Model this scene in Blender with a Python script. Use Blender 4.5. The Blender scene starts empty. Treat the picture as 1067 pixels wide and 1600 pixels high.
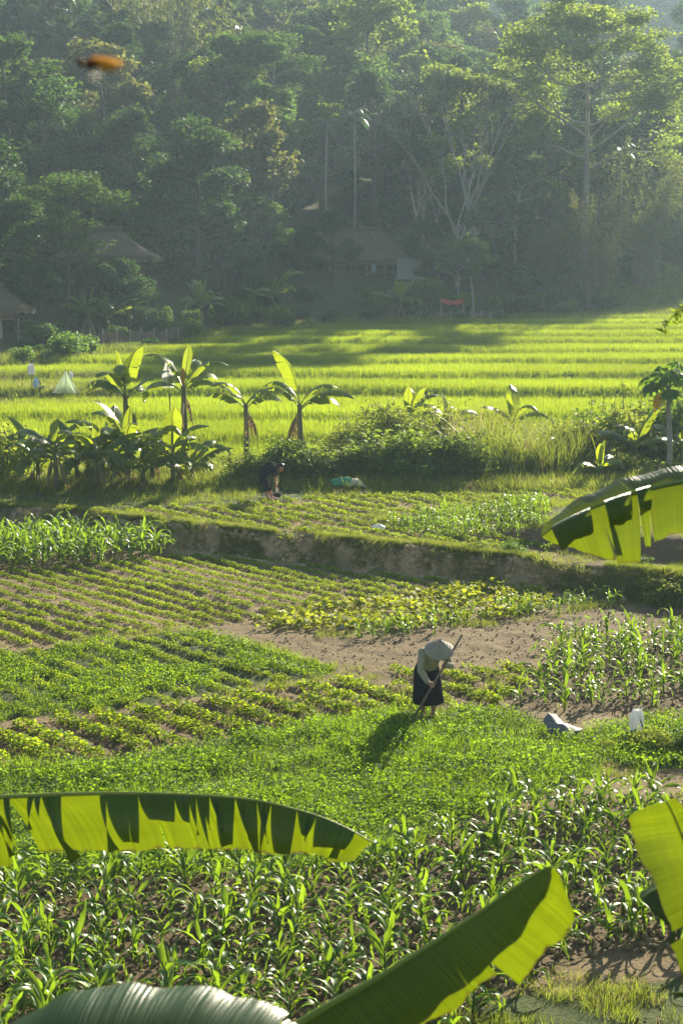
import bpy, math, random
import numpy as np
from mathutils import Vector, Matrix

# ------------------------------------------------------------------ camera, world, sun, exposure
scene = bpy.context.scene
C = scene.collection
CAM_Z = 6.6
FPX = 2600.0
V0 = 450.0                      # photo row of the horizon
PITCH = math.atan((800.0 - V0) / FPX)
cam_d = bpy.data.cameras.new('camera')
cam = bpy.data.objects.new('camera', cam_d)
C.objects.link(cam)
cam.location = (0, 0, CAM_Z)
cam.rotation_euler = (math.pi / 2 - PITCH, 0, 0)
cam_d.sensor_fit = 'VERTICAL'
cam_d.sensor_height = 36.0
cam_d.sensor_width = 24.0
cam_d.lens = 36.0 * FPX / 1600.0
cam_d.clip_start = 0.1
cam_d.clip_end = 3000
cam_d.dof.use_dof = True
cam_d.dof.focus_distance = 32.0
cam_d.dof.aperture_fstop = 6.5
scene.camera = cam

SUN_EL = math.radians(23.0)
SUN_AZ = math.radians(25.0)      # to the right of straight ahead (+Y), so the light comes from behind the fields
world = bpy.data.worlds.new('World')
scene.world = world
world.use_nodes = True
wn = world.node_tree.nodes
wl = world.node_tree.links
wn.clear()
wo = wn.new('ShaderNodeOutputWorld')
wb = wn.new('ShaderNodeBackground')
sky = wn.new('ShaderNodeTexSky')
sky.sky_type = 'NISHITA'
sky.sun_disc = False
sky.sun_elevation = SUN_EL
sky.sun_rotation = SUN_AZ
sky.air_density = 1.2
sky.dust_density = 1.0
wb.inputs['Strength'].default_value = 0.055
wl.new(sky.outputs[0], wb.inputs[0])
wl.new(wb.outputs[0], wo.inputs[0])

sun_d = bpy.data.lights.new('sun', 'SUN')
sun_d.energy = 5.0
sun_d.angle = math.radians(0.55)
sun_d.color = (1.0, 0.905, 0.70)
sun = bpy.data.objects.new('sun', sun_d)
C.objects.link(sun)
sun_dir = Vector((math.sin(SUN_AZ) * math.cos(SUN_EL), math.cos(SUN_AZ) * math.cos(SUN_EL), math.sin(SUN_EL)))
sun.rotation_euler = sun_dir.to_track_quat('Z', 'Y').to_euler()
sun.location = (60, 80, 80)

vs = scene.view_settings
vs.view_transform = 'Standard'
vs.look = 'None'
vs.gamma = 1.0
vs.use_curve_mapping = False
vs.exposure = 1.6
cy = scene.cycles
cy.use_denoising = True
cy.max_bounces = 6
cy.diffuse_bounces = 2
cy.glossy_bounces = 2
cy.transmission_bounces = 3
cy.transparent_max_bounces = 8
cy.volume_bounces = 1
cy.caustics_reflective = False
cy.caustics_refractive = False
cy.sample_clamp_indirect = 4.0

# ------------------------------------------------------------------ helpers
RNG = np.random.default_rng(7)
random.seed(7)
ct, st = math.cos(PITCH), math.sin(PITCH)

def ray(u, v):
    a = (u - 533.5) / FPX
    b = (800.0 - v) / FPX
    return np.array([a, ct + b * st, -st + b * ct])

def G(u, v, z=0.0):
    """the place on a level of height z that shows at photo pixel u, v"""
    d = ray(u, v)
    t = (z - CAM_Z) / d[2]
    return np.array([d[0] * t, d[1] * t, z])

def A(u, v, D):
    """the place at depth D that shows at photo pixel u, v"""
    d = ray(u, v)
    t = D / d[1]
    return np.array([d[0] * t, D, CAM_Z + d[2] * t])

def poly(pts, z=0.0):
    return np.array([G(u, v, z)[:2] for u, v in pts])

def inpoly(P, x, y):
    inside = np.zeros(np.shape(x), bool)
    n = len(P)
    j = n - 1
    for i in range(n):
        xi, yi = P[i]
        xj, yj = P[j]
        c = ((yi > y) != (yj > y)) & (x < (xj - xi) * (y - yi) / (yj - yi + 1e-12) + xi)
        inside ^= c
        j = i
    return inside

def _h(ix, iy, s):
    n = (ix.astype(np.int64) * 374761393 + iy.astype(np.int64) * 668265263 + s * 974711) & 0x7fffffff
    n = ((n ^ (n >> 13)) * 1274126177) & 0x7fffffff
    return ((n ^ (n >> 16)) & 0xffff) / 65535.0

def vnoise(x, y, s=0):
    x = np.asarray(x, float); y = np.asarray(y, float)
    ix = np.floor(x); iy = np.floor(y)
    fx = x - ix; fy = y - iy
    fx = fx * fx * (3 - 2 * fx); fy = fy * fy * (3 - 2 * fy)
    a = _h(ix, iy, s); b = _h(ix + 1, iy, s); c = _h(ix, iy + 1, s); d = _h(ix + 1, iy + 1, s)
    return (a * (1 - fx) + b * fx) * (1 - fy) + (c * (1 - fx) + d * fx) * fy

def fbm(x, y, s=0, o=4):
    r = 0; a = 0.5
    for k in range(o):
        r = r + a * vnoise(np.asarray(x) * 2 ** k, np.asarray(y) * 2 ** k, s + k)
        a *= 0.5
    return r

def sstep(a, b, x):
    t = np.clip((x - a) / (b - a), 0, 1)
    return t * t * (3 - 2 * t)

def np_mesh(name, V, Q, mat=None, tint=None, uv=None, smooth=False):
    V = np.asarray(V, np.float32); Q = np.asarray(Q, np.int32)
    me = bpy.data.meshes.new(name)
    k = Q.shape[1]
    me.vertices.add(len(V)); me.vertices.foreach_set('co', V.ravel())
    me.loops.add(Q.size); me.loops.foreach_set('vertex_index', Q.ravel())
    me.polygons.add(len(Q))
    me.polygons.foreach_set('loop_start', np.arange(0, Q.size, k, dtype=np.int32))
    me.polygons.foreach_set('loop_total', np.full(len(Q), k, np.int32))
    if smooth:
        me.polygons.foreach_set('use_smooth', np.ones(len(Q), bool))
    me.update(calc_edges=True)
    if tint is not None:
        at = me.attributes.new('tint', 'FLOAT', 'POINT')
        at.data.foreach_set('value', np.asarray(tint, np.float32))
    if uv is not None:
        l = me.uv_layers.new(name='UVMap')
        l.data.foreach_set('uv', np.asarray(uv, np.float32)[Q.ravel()].ravel())
    if mat:
        me.materials.append(mat)
    return me

class MB:
    """collects shapes; build() links them as ONE mesh object"""
    def __init__(s):
        s.v = []; s.f = []; s.t = []; s.m = []
        s.tint = 0.5; s.mi = 0
    def add(s, vs_, fs_):
        o = len(s.v)
        s.v += [tuple(map(float, p)) for p in vs_]
        s.t += [s.tint] * len(vs_)
        s.f += [tuple(o + i for i in f) for f in fs_]
        s.m += [s.mi] * len(fs_)
    def tube(s, pts, rad, n=6, cap=True, sq=1.0):
        pts = [np.asarray(p, float) for p in pts]
        if not hasattr(rad, '__len__'):
            rad = [rad] * len(pts)
        vs_ = []; fs_ = []
        ref = np.array([0.31, 0.17, 0.93])
        for i, p in enumerate(pts):
            a = pts[max(i - 1, 0)]; b = pts[min(i + 1, len(pts) - 1)]
            t = b - a; t = t / (np.linalg.norm(t) + 1e-9)
            if abs(t @ ref) > 0.95:
                r0 = np.array([0.9, -0.3, 0.1])
            else:
                r0 = ref
            e1 = np.cross(t, r0); e1 /= np.linalg.norm(e1)
            e2 = np.cross(t, e1)
            for k in range(n):
                an = 2 * math.pi * k / n
                vs_.append(p + rad[i] * (math.cos(an) * e1 + math.sin(an) * e2 * sq))
        for i in range(len(pts) - 1):
            for k in range(n):
                k2 = (k + 1) % n
                fs_.append((i * n + k, i * n + k2, (i + 1) * n + k2, (i + 1) * n + k))
        if cap:
            fs_.append(tuple(range(n - 1, -1, -1)))
            fs_.append(tuple((len(pts) - 1) * n + k for k in range(n)))
        s.add(vs_, fs_)
    def box(s, c, d, rz=0.0, tilt=None):
        c = np.asarray(c, float)
        vs_ = []
        for z in (-1, 1):
            for x, y in ((-1, -1), (1, -1), (1, 1), (-1, 1)):
                p = np.array([x * d[0] / 2, y * d[1] / 2, z * d[2] / 2])
                if tilt is not None:
                    p = np.array(tilt @ Vector(p))
                q = np.array([p[0] * math.cos(rz) - p[1] * math.sin(rz), p[0] * math.sin(rz) + p[1] * math.cos(rz), p[2]])
                vs_.append(c + q)
        s.add(vs_, [(3, 2, 1, 0), (4, 5, 6, 7), (0, 1, 5, 4), (1, 2, 6, 5), (2, 3, 7, 6), (3, 0, 4, 7)])
    def ball(s, c, r, n=8, m=6):
        c = np.asarray(c, float)
        if not hasattr(r, '__len__'):
            r = (r, r, r)
        vs_ = [c + np.array([0, 0, -r[2]])]
        for i in range(1, m):
            a = -math.pi / 2 + math.pi * i / m
            for k in range(n):
                b = 2 * math.pi * k / n
                vs_.append(c + np.array([r[0] * math.cos(a) * math.cos(b), r[1] * math.cos(a) * math.sin(b), r[2] * math.sin(a)]))
        vs_.append(c + np.array([0, 0, r[2]]))
        fs_ = [(0, 1 + (k + 1) % n, 1 + k) for k in range(n)]
        for i in range(m - 2):
            for k in range(n):
                k2 = (k + 1) % n
                fs_.append((1 + i * n + k, 1 + i * n + k2, 1 + (i + 1) * n + k2, 1 + (i + 1) * n + k))
        L = len(vs_) - 1
        fs_ += [(L, 1 + (m - 2) * n + k, 1 + (m - 2) * n + (k + 1) % n) for k in range(n)]
        s.add(vs_, fs_)
    def mesh(s, name, mat=None, smooth=False):
        me = bpy.data.meshes.new(name)
        me.from_pydata(s.v, [], s.f)
        at = me.attributes.new('tint', 'FLOAT', 'POINT')
        at.data.foreach_set('value', np.asarray(s.t, np.float32))
        if mat is not None:
            for m_ in (mat if isinstance(mat, (list, tuple)) else [mat]):
                me.materials.append(m_)
            me.polygons.foreach_set('material_index', np.asarray(s.m, np.int32))
        if smooth:
            me.polygons.foreach_set('use_smooth', np.ones(len(s.f), bool))
        me.update()
        return me
    def build(s, name, mat=None, parent=None, smooth=False):
        return link(name, s.mesh(name, mat, smooth), parent)

def link(name, me, parent=None):
    o = bpy.data.objects.new(name, me)
    C.objects.link(o)
    if parent is not None:
        o.parent = parent
    return o

def tag(o, label=None, cat=None, group=None, kind=None):
    if label: o['label'] = label
    if cat: o['category'] = cat
    if group: o['group'] = group
    if kind: o['kind'] = kind
    return o

def thing(name, loc, rz=0.0, sc=1.0, label=None, cat=None, group=None):
    o = bpy.data.objects.new(name, None)
    C.objects.link(o)
    o.empty_display_size = 0.2
    o.location = tuple(map(float, loc)); o.rotation_euler = (0, 0, float(rz))
    o.scale = (sc, sc, sc) if not hasattr(sc, '__len__') else tuple(sc)
    return tag(o, label, cat, group)

# ------------------------------------------------------------------ materials
def _new(name):
    m = bpy.data.materials.new(name)
    m.use_nodes = True
    nt = m.node_tree
    nt.nodes.clear()
    out = nt.nodes.new('ShaderNodeOutputMaterial')
    return m, nt, out

def N(nt, t, **kw):
    n = nt.nodes.new(t)
    for k, v in kw.items():
        setattr(n, k, v)
    return n

def mixc(nt, fac, a, b, mode='MIX'):
    n = N(nt, 'ShaderNodeMix', data_type='RGBA', blend_type=mode)
    for sock, val in ((n.inputs[0], fac), (n.inputs[6], a), (n.inputs[7], b)):
        if hasattr(val, 'links') or hasattr(val, 'is_linked'):
            nt.links.new(val, sock)
        elif isinstance(val, (int, float)):
            sock.default_value = val
        else:
            sock.default_value = (*val, 1.0) if len(val) == 3 else val
    return n.outputs[2]

def mathn(nt, op, a, b=0.0, c=None):
    n = N(nt, 'ShaderNodeMath', operation=op)
    for i, val in enumerate((a, b) if c is None else (a, b, c)):
        if hasattr(val, 'is_linked'):
            nt.links.new(val, n.inputs[i])
        else:
            n.inputs[i].default_value = val
    return n.outputs[0]

def leaf_mat(name, c1, c2, tr, trans=0.42, rough=0.5, spec=0.35, var=0.35, veins=None, patch=None):
    """a leaf: reflects its green, lets yellow-green light through; tint = the leaf's own shade, random = the plant's own"""
    m, nt, out = _new(name)
    at = N(nt, 'ShaderNodeAttribute', attribute_name='tint')
    oi = N(nt, 'ShaderNodeObjectInfo')
    col = mixc(nt, at.outputs['Fac'], c1, c2)
    hs = N(nt, 'ShaderNodeHueSaturation')
    nt.links.new(col, hs.inputs['Color'])
    nt.links.new(mathn(nt, 'MULTIPLY_ADD', oi.outputs['Random'], var, 1 - var / 2), hs.inputs['Value'])
    nt.links.new(mathn(nt, 'MULTIPLY_ADD', mathn(nt, 'FRACT', mathn(nt, 'MULTIPLY', oi.outputs['Random'], 7.31)), 0.04, 0.48), hs.inputs['Hue'])
    if patch:
        ge = N(nt, 'ShaderNodeNewGeometry'); pn = N(nt, 'ShaderNodeTexNoise'); pn.inputs['Scale'].default_value = patch; pn.inputs['Detail'].default_value = 3
        nt.links.new(ge.outputs['Position'], pn.inputs[0])
        pr = N(nt, 'ShaderNodeMapRange'); pr.inputs['From Min'].default_value = 0.3; pr.inputs['From Max'].default_value = 0.7; pr.inputs['To Min'].default_value = 0.72; pr.inputs['To Max'].default_value = 1.18
        nt.links.new(pn.outputs[0], pr.inputs[0])
    hs2 = N(nt, 'ShaderNodeHueSaturation')
    nt.links.new(mixc(nt, at.outputs['Fac'], tuple(x * 0.75 for x in tr), tuple(min(1, x * 1.2) for x in tr)), hs2.inputs['Color'])
    vv = mathn(nt, 'MULTIPLY_ADD', oi.outputs['Random'], var, 1 - var / 2)
    nt.links.new(mathn(nt, 'MULTIPLY', vv, pr.outputs[0]) if patch else vv, hs2.inputs['Value'])
    p = N(nt, 'ShaderNodeBsdfPrincipled')
    nt.links.new(hs.outputs[0], p.inputs['Base Color'])
    p.inputs['Roughness'].default_value = rough
    p.inputs['Specular IOR Level'].default_value = spec
    t = N(nt, 'ShaderNodeBsdfTranslucent')
    tc = hs2.outputs[0]
    if veins:
        uvn = N(nt, 'ShaderNodeTexCoord')
        mp = N(nt, 'ShaderNodeMapping')
        mp.inputs['Scale'].default_value = (veins, 0.35, 1)
        nt.links.new(uvn.outputs['UV'], mp.inputs[0])
        no = N(nt, 'ShaderNodeTexNoise')
        no.inputs['Scale'].default_value = 1.0; no.inputs['Detail'].default_value = 3.0
        nt.links.new(mp.outputs[0], no.inputs[0])
        no2 = N(nt, 'ShaderNodeTexNoise')
        no2.inputs['Scale'].default_value = 5.0
        nt.links.new(uvn.outputs['UV'], no2.inputs[0])
        bp = N(nt, 'ShaderNodeBump')
        bp.inputs['Strength'].default_value = 0.55; bp.inputs['Distance'].default_value = 0.012
        nt.links.new(no.outputs[0], bp.inputs['Height'])
        nt.links.new(bp.outputs[0], p.inputs['Normal'])
        sx = N(nt, 'ShaderNodeSeparateXYZ'); nt.links.new(uvn.outputs['UV'], sx.inputs[0])
        no3 = N(nt, 'ShaderNodeTexNoise'); no3.inputs['Scale'].default_value = 26.0; no3.inputs['Detail'].default_value = 4
        nt.links.new(uvn.outputs['UV'], no3.inputs[0])
        eg = N(nt, 'ShaderNodeMapRange'); eg.inputs['From Min'].default_value = 1.065; eg.inputs['From Max'].default_value = 1.09
        nt.links.new(mathn(nt, 'MULTIPLY_ADD', no3.outputs[0], 0.16, sx.outputs[1]), eg.inputs[0])
        sp_ = N(nt, 'ShaderNodeMapRange'); sp_.inputs['From Min'].default_value = 0.70; sp_.inputs['From Max'].default_value = 0.74
        nt.links.new(no3.outputs[0], sp_.inputs[0])
        brown = mathn(nt, 'MAXIMUM', eg.outputs[0], mathn(nt, 'MULTIPLY', sp_.outputs[0], 0.7))
        nt.links.new(mixc(nt, brown, hs.outputs[0], (0.16, 0.10, 0.04)), p.inputs['Base Color'])
        tc = mixc(nt, brown, tc, (0.20, 0.11, 0.03))
        k = mathn(nt, 'MULTIPLY_ADD', no.outputs[0], 1.3, 0.35)
        k = mathn(nt, 'MULTIPLY', k, mathn(nt, 'MULTIPLY_ADD', no2.outputs[0], 0.5, 0.75))
        vm = N(nt, 'ShaderNodeVectorMath', operation='SCALE')
        nt.links.new(tc, vm.inputs[0]); nt.links.new(k, vm.inputs['Scale'])
        tc = vm.outputs[0]
    nt.links.new(tc, t.inputs['Color'])
    mx = N(nt, 'ShaderNodeMixShader')
    mx.inputs[0].default_value = trans
    nt.links.new(p.outputs[0], mx.inputs[1]); nt.links.new(t.outputs[0], mx.inputs[2])
    nt.links.new(mx.outputs[0], out.inputs[0])
    return m

def plain_mat(name, c1, c2=None, scale=6.0, rough=0.8, spec=0.3, bump=0.3, stretch=(1, 1, 1), trans=None, metal=0.0):
    m, nt, out = _new(name)
    c2 = c2 or tuple(x * 0.6 for x in c1)
    tc = N(nt, 'ShaderNodeTexCoord')
    mp = N(nt, 'ShaderNodeMapping')
    mp.inputs['Scale'].default_value = stretch
    nt.links.new(tc.outputs['Object'], mp.inputs[0])
    no = N(nt, 'ShaderNodeTexNoise')
    no.inputs['Scale'].default_value = scale; no.inputs['Detail'].default_value = 5.0; no.inputs['Roughness'].default_value = 0.65
    nt.links.new(mp.outputs[0], no.inputs[0])
    mr = N(nt, 'ShaderNodeMapRange')
    mr.inputs['From Min'].default_value = 0.3; mr.inputs['From Max'].default_value = 0.7
    nt.links.new(no.outputs[0], mr.inputs[0])
    oi = N(nt, 'ShaderNodeObjectInfo')
    hs = N(nt, 'ShaderNodeHueSaturation')
    nt.links.new(mixc(nt, mr.outputs[0], c1, c2), hs.inputs['Color'])
    nt.links.new(mathn(nt, 'MULTIPLY_ADD', oi.outputs['Random'], 0.25, 0.875), hs.inputs['Value'])
    p = N(nt, 'ShaderNodeBsdfPrincipled')
    p.inputs['Roughness'].default_value = rough
    p.inputs['Specular IOR Level'].default_value = spec
    p.inputs['Metallic'].default_value = metal
    nt.links.new(hs.outputs[0], p.inputs['Base Color'])
    bp = N(nt, 'ShaderNodeBump')
    bp.inputs['Strength'].default_value = bump; bp.inputs['Distance'].default_value = 0.03
    nt.links.new(no.outputs[0], bp.inputs['Height']); nt.links.new(bp.outputs[0], p.inputs['Normal'])
    if trans:
        t = N(nt, 'ShaderNodeBsdfTranslucent')
        nt.links.new(hs.outputs[0], t.inputs['Color'])
        mx = N(nt, 'ShaderNodeMixShader')
        mx.inputs[0].default_value = trans
        nt.links.new(p.outputs[0], mx.inputs[1]); nt.links.new(t.outputs[0], mx.inputs[2])
        nt.links.new(mx.outputs[0], out.inputs[0])
    else:
        nt.links.new(p.outputs[0], out.inputs[0])
    return m

M = {}
M['forest_dark'] = leaf_mat('dark_forest_leaves', (0.024, 0.058, 0.022), (0.058, 0.110, 0.034), (0.10, 0.20, 0.03), 0.35, rough=0.65, spec=0.1, var=0.5)
M['forest_mid'] = leaf_mat('mid_green_leaves', (0.038, 0.085, 0.024), (0.078, 0.145, 0.036), (0.17, 0.31, 0.035), 0.38, rough=0.65, spec=0.1, var=0.45)
M['forest_bright'] = leaf_mat('yellow_green_leaves', (0.085, 0.145, 0.024), (0.150, 0.215, 0.036), (0.36, 0.47, 0.04), 0.45, rough=0.65, spec=0.1, var=0.3)
M['forest_olive'] = leaf_mat('olive_leaves', (0.065, 0.088, 0.026), (0.125, 0.135, 0.045), (0.26, 0.28, 0.05), 0.4, rough=0.65, spec=0.1, var=0.35)
M['palm'] = leaf_mat('palm_leaves', (0.032, 0.070, 0.038), (0.075, 0.125, 0.068), (0.13, 0.22, 0.06), 0.3, rough=0.4, spec=0.25, var=0.4)
M['bamboo_leaf'] = leaf_mat('bamboo_leaves', (0.085, 0.115, 0.034), (0.150, 0.170, 0.055), (0.30, 0.35, 0.06), 0.42, rough=0.6, spec=0.12, var=0.3)
M['shrub'] = leaf_mat('shrub_leaves', (0.032, 0.085, 0.016), (0.080, 0.155, 0.026), (0.22, 0.38, 0.025), 0.42, rough=0.55, spec=0.15, var=0.4)
M['hedge'] = leaf_mat('hedge_leaves', (0.036, 0.085, 0.022), (0.105, 0.175, 0.036), (0.32, 0.44, 0.04), 0.42, rough=0.6, spec=0.12, var=0.3)
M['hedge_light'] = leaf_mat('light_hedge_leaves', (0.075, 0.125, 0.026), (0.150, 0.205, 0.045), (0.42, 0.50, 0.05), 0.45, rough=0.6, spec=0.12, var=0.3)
M['corn'] = leaf_mat('corn_leaves', (0.042, 0.112, 0.018), (0.090, 0.180, 0.030), (0.30, 0.47, 0.02), 0.42, rough=0.42, spec=0.3, var=0.45)
M['bean'] = leaf_mat('bean_leaves', (0.075, 0.170, 0.010), (0.140, 0.240, 0.016), (0.50, 0.62, 0.02), 0.48, rough=0.65, spec=0.10, var=0.3, patch=0.35)
M['weed'] = leaf_mat('weed_leaves', (0.045, 0.135, 0.010), (0.100, 0.210, 0.016), (0.36, 0.55, 0.02), 0.46, rough=0.65, spec=0.10, var=0.4, patch=0.5)
M['squash'] = leaf_mat('squash_leaves', (0.10, 0.16, 0.018), (0.22, 0.23, 0.022), (0.46, 0.52, 0.03), 0.42, rough=0.6, spec=0.12, var=0.3)
M['rice'] = leaf_mat('rice_blades', (0.085, 0.180, 0.012), (0.140, 0.235, 0.018), (0.46, 0.58, 0.02), 0.46, rough=0.65, spec=0.10, var=0.18, patch=0.09)
M['grass'] = leaf_mat('grass_blades', (0.060, 0.110, 0.014), (0.130, 0.170, 0.028), (0.36, 0.43, 0.04), 0.45, rough=0.6, spec=0.12, var=0.4)
M['dry_grass'] = leaf_mat('dry_grass_blades', (0.20, 0.17, 0.07), (0.30, 0.25, 0.11), (0.45, 0.38, 0.15), 0.4, var=0.3)
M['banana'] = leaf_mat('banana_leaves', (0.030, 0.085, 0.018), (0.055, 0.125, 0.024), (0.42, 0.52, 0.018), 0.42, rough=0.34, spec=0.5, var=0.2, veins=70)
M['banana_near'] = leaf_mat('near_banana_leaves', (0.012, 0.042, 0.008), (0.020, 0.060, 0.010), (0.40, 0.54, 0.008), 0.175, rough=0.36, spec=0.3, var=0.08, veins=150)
M['banana_mid'] = leaf_mat('banana_midrib', (0.16, 0.22, 0.05), (0.22, 0.28, 0.07), (0.4, 0.5, 0.05), 0.25, rough=0.4, var=0.1)
M['banana_dry'] = leaf_mat('dry_banana_leaves', (0.16, 0.11, 0.05), (0.26, 0.19, 0.09), (0.35, 0.24, 0.08), 0.35, var=0.2, veins=60)
M['yellow_leaf'] = leaf_mat('yellowed_leaf', (0.55, 0.33, 0.015), (0.65, 0.42, 0.02), (0.75, 0.48, 0.02), 0.45, var=0.05)
M['pseudostem'] = plain_mat('banana_stem', (0.16, 0.15, 0.06), (0.085, 0.06, 0.03), 3, 0.6, stretch=(3, 3, 0.6))
M['stalk'] = plain_mat('green_stalk', (0.10, 0.16, 0.035), (0.07, 0.11, 0.03), 8, 0.5)
M['bark'] = plain_mat('bark', (0.115, 0.095, 0.072), (0.060, 0.048, 0.036), 5, 0.9, bump=0.6, stretch=(3, 3, 0.6))
M['pale_bark'] = plain_mat('pale_bark', (0.36, 0.33, 0.28), (0.22, 0.20, 0.165), 3, 0.85, bump=0.4, stretch=(2, 2, 0.6))
M['culm'] = plain_mat('bamboo_culm', (0.17, 0.17, 0.07), (0.11, 0.10, 0.045), 4, 0.5)
M['thatch'] = plain_mat('thatch', (0.17, 0.125, 0.075), (0.09, 0.066, 0.04), 5, 0.95, bump=0.9, stretch=(4, 4, 0.8))
M['wood'] = plain_mat('weathered_wood', (0.26, 0.205, 0.15), (0.14, 0.105, 0.075), 4, 0.85, stretch=(5, 5, 0.5))
M['dark_wood'] = plain_mat('dark_wood', (0.075, 0.058, 0.045), (0.04, 0.03, 0.024), 4, 0.85)
M['grey_wall'] = plain_mat('grey_woven_wall', (0.34, 0.34, 0.33), (0.21, 0.21, 0.205), 7, 0.9)
M['yellow_wall'] = plain_mat('ochre_wall', (0.48, 0.33, 0.07), (0.36, 0.24, 0.05), 3, 0.9)
M['red_tarp'] = plain_mat('red_tarp', (0.52, 0.065, 0.028), (0.40, 0.045, 0.02), 3, 0.5)
M['white_plastic'] = plain_mat('white_plastic', (0.80, 0.80, 0.79), (0.66, 0.66, 0.66), 5, 0.4, spec=0.5, trans=0.35)
M['grey_plastic'] = plain_mat('grey_plastic', (0.24, 0.23, 0.23), (0.12, 0.115, 0.115), 6, 0.6, spec=0.2)
M['blue_cloth'] = plain_mat('pale_blue_plastic', (0.42, 0.56, 0.74), (0.34, 0.46, 0.62), 5, 0.5, trans=0.3)
M['pink_cloth'] = plain_mat('pink_cloth', (0.60, 0.22, 0.24), (0.48, 0.16, 0.19), 5, 0.8, trans=0.35)
M['green_tarp'] = plain_mat('green_tarp', (0.02, 0.36, 0.16), (0.015, 0.26, 0.11), 5, 0.4, spec=0.5, trans=0.25)
M['sack'] = plain_mat('cream_sack', (0.56, 0.48, 0.37), (0.44, 0.37, 0.28), 10, 0.8)
M['stone'] = plain_mat('pale_stone', (0.50, 0.45, 0.40), (0.36, 0.32, 0.28), 6, 0.9)
M['clod'] = plain_mat('soil_clod', (0.36, 0.275, 0.15), (0.22, 0.165, 0.088), 9, 0.95, bump=0.7)
M['bank_clod'] = plain_mat('bank_clod', (0.60, 0.44, 0.24), (0.36, 0.26, 0.13), 9, 0.95, bump=0.8)
M['skin'] = plain_mat('skin', (0.40, 0.205, 0.125), (0.34, 0.17, 0.10), 6, 0.55, bump=0.05)
M['hair'] = plain_mat('black_hair', (0.014, 0.012, 0.011), (0.008, 0.007, 0.006), 20, 0.4)
M['cream_cloth'] = plain_mat('cream_jacket', (0.38, 0.35, 0.25), (0.29, 0.265, 0.185), 14, 0.9, bump=0.35)
M['black_cloth'] = plain_mat('black_cloth', (0.016, 0.015, 0.020), (0.010, 0.010, 0.013), 12, 0.9, spec=0.04, bump=0.35)
M['navy_cloth'] = plain_mat('dark_navy_cloth', (0.022, 0.021, 0.032), (0.014, 0.013, 0.02), 12, 0.9, spec=0.04, bump=0.35)
M['straw'] = plain_mat('palm_leaf_hat', (0.40, 0.35, 0.275), (0.29, 0.25, 0.195), 16, 0.75, bump=0.3, trans=0.06)
M['grey_cloth'] = plain_mat('grey_green_cloth', (0.20, 0.24, 0.22), (0.15, 0.18, 0.165), 10, 0.9)
M['iron'] = plain_mat('dull_iron', (0.10, 0.09, 0.085), (0.06, 0.05, 0.045), 8, 0.55, metal=0.4)
M['wasp'] = plain_mat('brown_insect', (0.16, 0.055, 0.012), (0.06, 0.02, 0.008), 60, 0.4)
M['wasp_band'] = plain_mat('amber_insect', (0.55, 0.28, 0.04), (0.45, 0.2, 0.03), 60, 0.4)
M['wing'] = plain_mat('amber_wing', (0.42, 0.22, 0.05), (0.34, 0.17, 0.04), 60, 0.3, trans=0.5)
M['gourd'] = plain_mat('yellow_fruit', (0.62, 0.42, 0.03), (0.5, 0.3, 0.02), 5, 0.5)

def net_mat(name, col, k):
    m, nt, out = _new(name)
    p = N(nt, 'ShaderNodeBsdfPrincipled'); p.inputs['Base Color'].default_value = (*col, 1); p.inputs['Roughness'].default_value = 0.7
    t = N(nt, 'ShaderNodeBsdfTransparent')
    tl = N(nt, 'ShaderNodeBsdfTranslucent'); tl.inputs['Color'].default_value = (*col, 1)
    a = N(nt, 'ShaderNodeMixShader'); a.inputs[0].default_value = 0.5
    nt.links.new(p.outputs[0], a.inputs[1]); nt.links.new(tl.outputs[0], a.inputs[2])
    mx = N(nt, 'ShaderNodeMixShader'); mx.inputs[0].default_value = k
    nt.links.new(t.outputs[0], mx.inputs[1]); nt.links.new(a.outputs[0], mx.inputs[2])
    nt.links.new(mx.outputs[0], out.inputs[0])
    return m
M['white_net'] = net_mat('white_netting', (0.75, 0.76, 0.72), 0.6)
M['green_net'] = net_mat('pale_green_netting', (0.55, 0.68, 0.45), 0.55)
M['brown_net'] = net_mat('brown_netting', (0.30, 0.24, 0.20), 0.5)

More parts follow.
